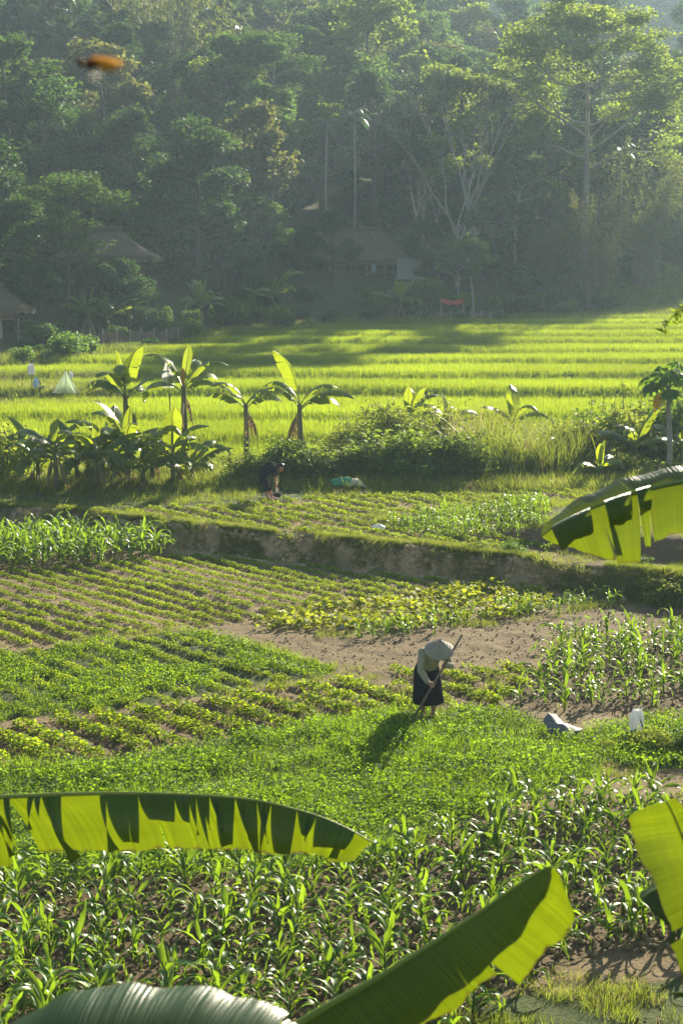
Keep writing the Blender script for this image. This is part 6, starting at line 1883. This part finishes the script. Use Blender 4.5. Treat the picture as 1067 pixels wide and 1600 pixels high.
# the bending man, side on, facing right
mp0 = G(421, 787, ZU); mz = float(land(mp0[0], mp0[1]))
Mn = thing('person', (mp0[0], mp0[1], mz), 0, 0.98, 'person in black shirt and knee shorts bending at the waist before the hedge', 'person')
b = MB()
hip = np.array([-0.20, 0.0, 0.74]); ch = np.array([0.06, -0.02, 0.96]); nk = np.array([0.22, -0.03, 0.98]); hm = np.array([0.335, -0.05, 0.95])
cap(b, hip, ch, 0.125, 0.13, 12); cap(b, ch, nk, 0.11, 0.055, 10); cap(b, nk, hm, 0.05, 0.05, 8)
gM = np.array([0.20, -0.08, 0.42])
for sy, el, wr in ((-1, (0.17, -0.21, 0.66), (0.19, -0.13, 0.48)), (1, (0.22, 0.16, 0.66), (0.23, 0.03, 0.48))):
    sh = ch + np.array([0.06, 0.16 * sy, 0.0])
    cap(b, sh, el, 0.047, 0.038, 8); cap(b, el, wr, 0.037, 0.027, 8)
    hand(b, wr, gM + np.array([0, -0.04 + 0.07 * (sy > 0), 0.0]), (0.1, 0.2, 1.0), (0.1, sy, 0.2), 0.95)
for sy in (-1, 1):
    ank = np.array([0.02 + 0.05 * sy, 0.09 * sy, 0.08]); kn = np.array([-0.03 + 0.03 * sy, 0.09 * sy, 0.40])
    cap(b, hip + np.array([0.0, 0.08 * sy, -0.03]), kn, 0.09, 0.058, 10); cap(b, kn, (kn + ank) / 2 + np.array([-0.025, 0, 0.03]), 0.055, 0.055, 10); cap(b, (kn + ank) / 2 + np.array([-0.025, 0, 0.03]), ank, 0.053, 0.036, 10)
    foot(b, ank, ank + np.array([0.2, 0.03 * sy, 0]))
fv, uv_, lv = head(b, hm, (0.72, -0.12, -0.68), (0.68, 0, 0.72))
skin_it(b, 'body', 'skin', Mn, 0.0075)
b = MB(); lo = hip + (ch - hip) * 0.25
cap(b, lo, ch, 0.155, 0.155, 12); cap(b, ch, nk + np.array([-0.04, 0, 0]), 0.145, 0.085, 12)
for sy, el in ((-1, (0.17, -0.21, 0.66)), (1, (0.22, 0.16, 0.66))):
    sh = ch + np.array([0.06, 0.16 * sy, 0.0]); cap(b, sh, sh + (np.array(el) - sh) * 0.72, 0.078, 0.064, 10)
cap(b, ch + np.array([0.06, -0.16, 0]), ch + np.array([0.06, 0.16, 0]), 0.078, 0.078, 10)
sk = skin_it(b, 'shirt', 'navy_cloth', Mn, 0.013, 3); md = sk.modifiers.new('folds', 'DISPLACE'); md.texture = tx; md.strength = 0.03; md.mid_level = 0.5
b = MB(); cap(b, hip + np.array([0.02, 0, 0.02]), hip + (ch - hip) * 0.3, 0.155, 0.145, 12)
for sy in (-1, 1):
    kn = np.array([-0.03 + 0.03 * sy, 0.09 * sy, 0.40]); cap(b, hip + np.array([0.0, 0.075 * sy, -0.02]), kn + np.array([-0.01, 0, -0.05]), 0.12, 0.098, 12)
skin_it(b, 'shorts', 'black_cloth', Mn, 0.013, 3)
b = MB(); b.ball(hm + uv_ * 0.045 - fv * 0.016, (0.090, 0.094, 0.088), 14, 10); b.ball(hm - fv * 0.055 + uv_ * 0.0, (0.066, 0.08, 0.075), 12, 8)
skin_it(b, 'hair', 'hair', Mn, 0.009, 2)
# what he holds: a pale bundle of seedlings, and the dark net bag beside him
t = thing('seedling_bundle', (mp0[0], mp0[1], mz), 0, 0.98, 'pale bundle of seedlings held in the hands of the bending man', 'bundle')
b = MB(); b.tube([gM + np.array([-0.01, -0.03, 0.13]), gM + np.array([0, -0.02, 0.0]), gM + np.array([0.03, 0.0, -0.16])], [0.035, 0.022, 0.05], 7); b.build('wrap', M['white_plastic'], t, True)
V, Qd, T = leaf_cloud(gM + np.array([-0.01, -0.03, 0.16]) + rb.normal(0, 0.03, (20, 3)), 0.09, 0.03, rb, 0.3); link('leaves', np_mesh('leaves', V, Qd, M['bean'], T), t)
p = G(432, 781, ZU); t = thing('dark_basket', (p[0], p[1], float(land(p[0], p[1]))), 0, 1, 'dark shallow basket on the ground in front of the bending man', 'basket')
b = MB(); V = []; F = []
pr = [(0.02, 0.01), (0.10, 0.02), (0.13, 0.05), (0.145, 0.09), (0.155, 0.09), (0.14, 0.045), (0.11, 0.0), (0.02, 0.0)]
for rr_, hh in pr:
    for k in range(18):
        a = 2 * math.pi * k / 18; V.append((rr_ * math.cos(a), rr_ * math.sin(a), hh))
for i in range(len(pr) - 1):
    for k in range(18): F.append((i * 18 + k, i * 18 + (k + 1) % 18, (i + 1) * 18 + (k + 1) % 18, (i + 1) * 18 + k))
b.add(V, F); b.build('bowl', M['dark_wood'], t, True)
b = MB(); b.tube([(0.145 * math.cos(a), 0.02, 0.085 + 0.13 * math.sin(a)) for a in np.linspace(0, math.pi, 12)], 0.01, 5); b.build('handle', M['dark_wood'], t)

# ------------------------------------------------------------------ near banana plants whose leaves hang into the picture
def smooth_path(pts, n):
    P = np.array(pts, float); d = np.concatenate([[0], np.cumsum(np.linalg.norm(np.diff(P, axis=0), axis=1))]); d /= d[-1]
    tt = np.linspace(0, 1, n); out = []
    m = len(P)
    for t_ in tt:
        i = min(m - 2, max(0, int(np.searchsorted(d, t_) - 1))); f = (t_ - d[i]) / (d[i + 1] - d[i] + 1e-9)
        p0, p1, p2, p3 = P[max(i - 1, 0)], P[i], P[i + 1], P[min(i + 2, m - 1)]
        out.append(0.5 * ((2 * p1) + (-p0 + p2) * f + (2 * p0 - 5 * p1 + 4 * p2 - p3) * f * f + (-p0 + 3 * p1 - 3 * p2 + p3) * f ** 3))
    return np.array(out)
def near_plant(u_, D_, ztop, label, seed):
    x = at(u_, D_); z = float(land(x, D_))
    t = thing('banana_plant', (x, D_, z), 0, 1, label, 'banana plant')
    rng = np.random.default_rng(seed); b = MB(); h = ztop - z
    b.tube([(0, 0, -0.2), (0.03, 0, h * 0.4), (-0.02, 0, h * 0.8), (0, 0, h)], [0.17, 0.15, 0.11, 0.07], 12); b.build('pseudostem', M['pseudostem'], t, True)
    for k in range(3):
        b = MB(); a = k * 2.1 + seed
        pts = [(0.13 * math.cos(a), 0.13 * math.sin(a), h * 0.72), (0.2 * math.cos(a), 0.2 * math.sin(a), h * 0.5), (0.19 * math.cos(a), 0.19 * math.sin(a), h * 0.22)]
        b.tube(pts, [0.05, 0.06, 0.02], 6, sq=0.35); b.build('dry_sheath', M['banana_dry'], t, True)
    return t
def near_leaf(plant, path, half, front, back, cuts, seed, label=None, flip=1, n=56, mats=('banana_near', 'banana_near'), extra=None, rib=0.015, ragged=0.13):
    rng = np.random.default_rng(seed)
    o = np.array(plant.location)
    mid = smooth_path(path, n) - o
    b = MB(); b.tube(mid, [rib * (1 - 0.8 * k / (n - 1)) for k in range(n)], 7); lf = b.build('leaf', M['banana_mid'], plant, True)
    if label: lf['label'] = label
    # stalk back to the stem
    top = np.array([0, 0, plant.children[0].dimensions[2] * 0 + 0.0])
    sets = [(front, back, cuts, flip)]
    for s_, V, Qd, UV in leaf_strips(mid, half, rng, front, back, cuts, 7, flip, ragged, 0.18):
        T = np.full(len(V), rng.uniform(0.3, 0.7))
        link('blade_piece', np_mesh('blade_piece', V, Qd, M[mats[0] if s_ == flip else mats[1]], T, UV, True), lf)
    if extra:
        for (a, c, f) in extra:
            sub = mid[a:c]
            for s_, V, Qd, UV in leaf_strips(sub, lambda t: half(0.5), rng, f, f, (1, 1), 7, flip):
                if s_ != flip: continue
                link('blade_flap', np_mesh('blade_flap', V, Qd, M[mats[0]], np.full(len(V), 0.5), UV, True), lf)
    return lf
def stalk_to(plant, p, r_=0.03):
    o = np.array(plant.location); h = max(v.co.z for v in plant.children[0].data.vertices)
    q = np.asarray(p) - o
    m = np.array([q[0] * 0.45, q[1] * 0.45, max(h, q[2]) + 0.05])
    b = MB(); b.tube(smooth_path([(0, 0, h - 0.15), m, q], 9), [r_ * 1.2, r_ * 1.2] + [r_] * 7, 7); b.build('leaf_stalk', M['banana_mid'], plant, True)

PL = near_plant(-560, 7.2, 4.35, 'near banana plant at the left whose torn leaf spans the lower left', 1)
pth = [A(-330, 1290, 7.2), A(-120, 1255, 7.15), A(60, 1243, 7.1), A(220, 1240, 7.0), A(380, 1248, 6.95), A(480, 1270, 6.9), A(540, 1293, 6.9), A(580, 1316, 6.9)]
hw = lambda t: 0.24 * (1 if t < 0.6 else max(0.0, 1 - ((t - 0.6) / 0.4) ** 2.4)) ** 0.8 + 0.11
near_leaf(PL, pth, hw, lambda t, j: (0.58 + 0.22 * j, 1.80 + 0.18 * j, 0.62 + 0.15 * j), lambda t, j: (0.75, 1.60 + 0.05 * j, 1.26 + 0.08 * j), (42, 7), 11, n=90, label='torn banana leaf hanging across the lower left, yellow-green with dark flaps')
stalk_to(PL, pth[0])
PB = near_plant(250, 4.4, 3.15, 'near banana plant below the camera with a dark leaf slanting up at lower right', 2)
pth = [A(330, 1720, 4.35), A(450, 1612, 4.3), A(600, 1522, 4.3), A(720, 1445, 4.28), A(795, 1393, 4.25), A(842, 1362, 4.2), A(862, 1354, 4.15)]
hw = lambda t: 0.225 * (1 if t < 0.35 else max(0.0, 1 - ((t - 0.35) / 0.65) ** 2.4)) ** 0.8 + 0.055
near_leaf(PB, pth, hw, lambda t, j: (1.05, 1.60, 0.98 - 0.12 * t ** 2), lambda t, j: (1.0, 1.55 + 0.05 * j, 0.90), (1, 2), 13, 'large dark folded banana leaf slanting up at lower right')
stalk_to(PB, pth[0])
pth = [A(-90, 1730, 3.7), A(20, 1660, 3.7), A(110, 1625, 3.7), A(230, 1618, 3.7), A(330, 1624, 3.68), A(430, 1640, 3.65), A(520, 1680, 3.6)]
hw = lambda t: 0.22 * math.sin(math.pi * min(1, 0.12 + 0.86 * t)) ** 0.6 + 0.01
near_leaf(PB, pth, hw, lambda t, j: (0.25, 0.75, 1.0), lambda t, j: (-0.42, 0.15, 0.9), (2, 2), 14, 'banana leaf top showing along the bottom left edge')
PR = near_plant(1330, 7.6, 5.1, 'near banana plant at the right whose leaves hang into the right side', 3)
pth = [A(1290, 742, 7.9), A(1180, 738, 7.95), A(1067, 752, 8.0), A(980, 774, 8.0), A(915, 798, 8.0), A(870, 820, 8.0), A(846, 838, 8.0)]
hw = lambda t: 0.285 * (1 if t < 0.62 else max(0.0, 1 - ((t - 0.62) / 0.38) ** 2.2)) ** 0.8 + 0.008
near_leaf(PR, pth, hw, lambda t, j: (1.05 + 0.06 * j, 1.55 + 0.06 * j, 1.0 + 0.06 * j), lambda t, j: (-0.55, -0.15, 0.55), (9, 3), 15, 'torn banana leaf reaching in from the right above the bank', flip=-1, ragged=0.05,
          extra=[(44, 53, lambda t, j: (-0.5, 2.3, 0.75)), (36, 42, lambda t, j: (-0.6, 2.6, 0.8)), (32, 36, lambda t, j: (-0.7, 2.5, 0.7)), (18, 22, lambda t, j: (-0.6, 2.2, 0.75))])
stalk_to(PR, pth[0])
PQ = near_plant(1280, 5.2, 3.9, 'near banana plant at the lower right edge with a glowing upright leaf', 4)
pth = [A(1200, 1640, 5.15), A(1150, 1540, 5.1), A(1112, 1440, 5.05), A(1080, 1345, 5.0), A(1052, 1275, 5.0), A(1040, 1252, 5.0)]
hw = lambda t: 0.145 * (1 if t < 0.92 else max(0.0, 1 - ((t - 0.92) / 0.08) ** 2 * 0.5) ** 0.5) + 0.01
near_leaf(PQ, pth, hw, lambda t, j: (1.25, 1.6, 0.85 + 0.06 * j), lambda t, j: (-1.0, -0.2, 0.6), (3, 2), 16, 'glowing yellow-green upright banana leaf at the lower right edge')
stalk_to(PQ, pth[0])
pth = [A(1230, 1540, 5.45), A(1150, 1440, 5.45), A(1080, 1396, 5.45), A(1030, 1388, 5.42), A(1002, 1404, 5.4)]
hw = lambda t: 0.30 * (1 if t < 0.6 else max(0.0, 1 - ((t - 0.6) / 0.4) ** 2.2) ** 0.7) + 0.01
near_leaf(PQ, pth, hw, lambda t, j: (0.55, 1.0, 1.0), lambda t, j: (0.2, 0.6, 0.4), (3, 2), 17, 'dark teal banana leaf below the glowing one at the right edge', flip=-1)
pth = [A(1240, 1610, 5.6), A(1150, 1568, 5.6), A(1085, 1552, 5.6), A(1044, 1552, 5.6)]
hw = lambda t: 0.07 * max(0.05, 1 - t ** 3)
near_leaf(PQ, pth, hw, lambda t, j: (0.5, 0.9, 1.0), lambda t, j: (0.1, 0.4, 0.6), (1, 1), 18, 'small grey-green leaf tip at the bottom right edge', flip=-1, rib=0.012)

# hanging twig tip at the right edge
t = thing('leafy_twig', tuple(A(1180, 470, 9.0)), 0, 1, 'drooping leafy twig tip entering at the right edge before the rice', 'twig')
o_ = np.array(t.location); b = MB()
pts = smooth_path([A(1180, 470, 9.0) - o_, A(1110, 472, 9.0) - o_, A(1060, 486, 9.0) - o_, A(1036, 512, 9.0) - o_], 12)
b.tube(pts, [0.006 * (1 - 0.7 * k / 11) for k in range(12)], 5); b.build('stem', M['stalk'], t)
for k in range(12):
    V, Qd, T = leaf_cloud(pts[k][None, :] + rb.normal(0, 0.02, (4, 3)), 0.09, 0.03, rb, 0.2, 0.9); link('leaf', np_mesh('leaf', V, Qd, M['hedge'], T), t)

# flying insect close to the camera
p = A(152, 100, 1.7)
t = thing('flying_insect', tuple(p), 0, 1, 'small brown and amber insect flying in front of the upper left forest', 'insect')
b = MB(); b.ball((-0.016, 0, 0.002), (0.0045, 0.004, 0.004), 8, 6); b.build('head', M['wasp'], t, True)
b = MB(); b.ball((-0.006, 0, 0.001), (0.0075, 0.0055, 0.0055), 10, 6); b.build('thorax', M['wasp'], t, True)
b = MB(); b.tube([(0.0, 0, 0), (0.006, 0, -0.001), (0.014, 0, -0.003), (0.022, 0, -0.0045)], [0.0025, 0.0055, 0.0052, 0.001], 10); b.build('abdomen', M['wasp_band'], t, True)
for sy in (-1, 1):
    b = MB(); V = []
    for k in range(9):
        f = k / 8; w = 0.0045 * math.sin(math.pi * min(0.95, 0.1 + 0.85 * f)) + 0.0006
        V += [(-0.006 + 0.032 * f, sy * (0.003 + 0.006 * f) - w, 0.005 - 0.004 * f + w * 0.5), (-0.006 + 0.032 * f, sy * (0.003 + 0.006 * f) + w, 0.004 - 0.004 * f)]
    b.add(V, [(2 * k, 2 * k + 1, 2 * k + 3, 2 * k + 2) for k in range(8)]); b.build('wing', M['wing'], t)
    for k in range(3):
        b = MB(); b.tube([(-0.009 + 0.004 * k, sy * 0.003, -0.003), (-0.010 + 0.005 * k, sy * 0.008, -0.007), (-0.007 + 0.006 * k, sy * 0.009, -0.013)], 0.0005, 4); b.build('leg', M['wasp'], t)
    b = MB(); b.tube([(-0.020, sy * 0.001, 0.004), (-0.026, sy * 0.004, 0.006)], 0.0004, 4); b.build('antenna', M['wasp'], t)

# ------------------------------------------------------------------ haze
m, nt, out = _new('haze')
pv = N(nt, 'ShaderNodeVolumePrincipled')
pv.inputs['Color'].default_value = (0.62, 0.82, 1.0, 1)
pv.inputs['Density'].default_value = 0.00043
pv.inputs['Anisotropy'].default_value = 0.3
nt.links.new(pv.outputs[0], out.inputs['Volume'])
hz = MB(); hz.box((0, 210, 48), (476, 560, 104)); o = hz.build('haze', m)
tag(o, 'thin sunlit evening haze filling the valley', 'haze', kind='stuff')
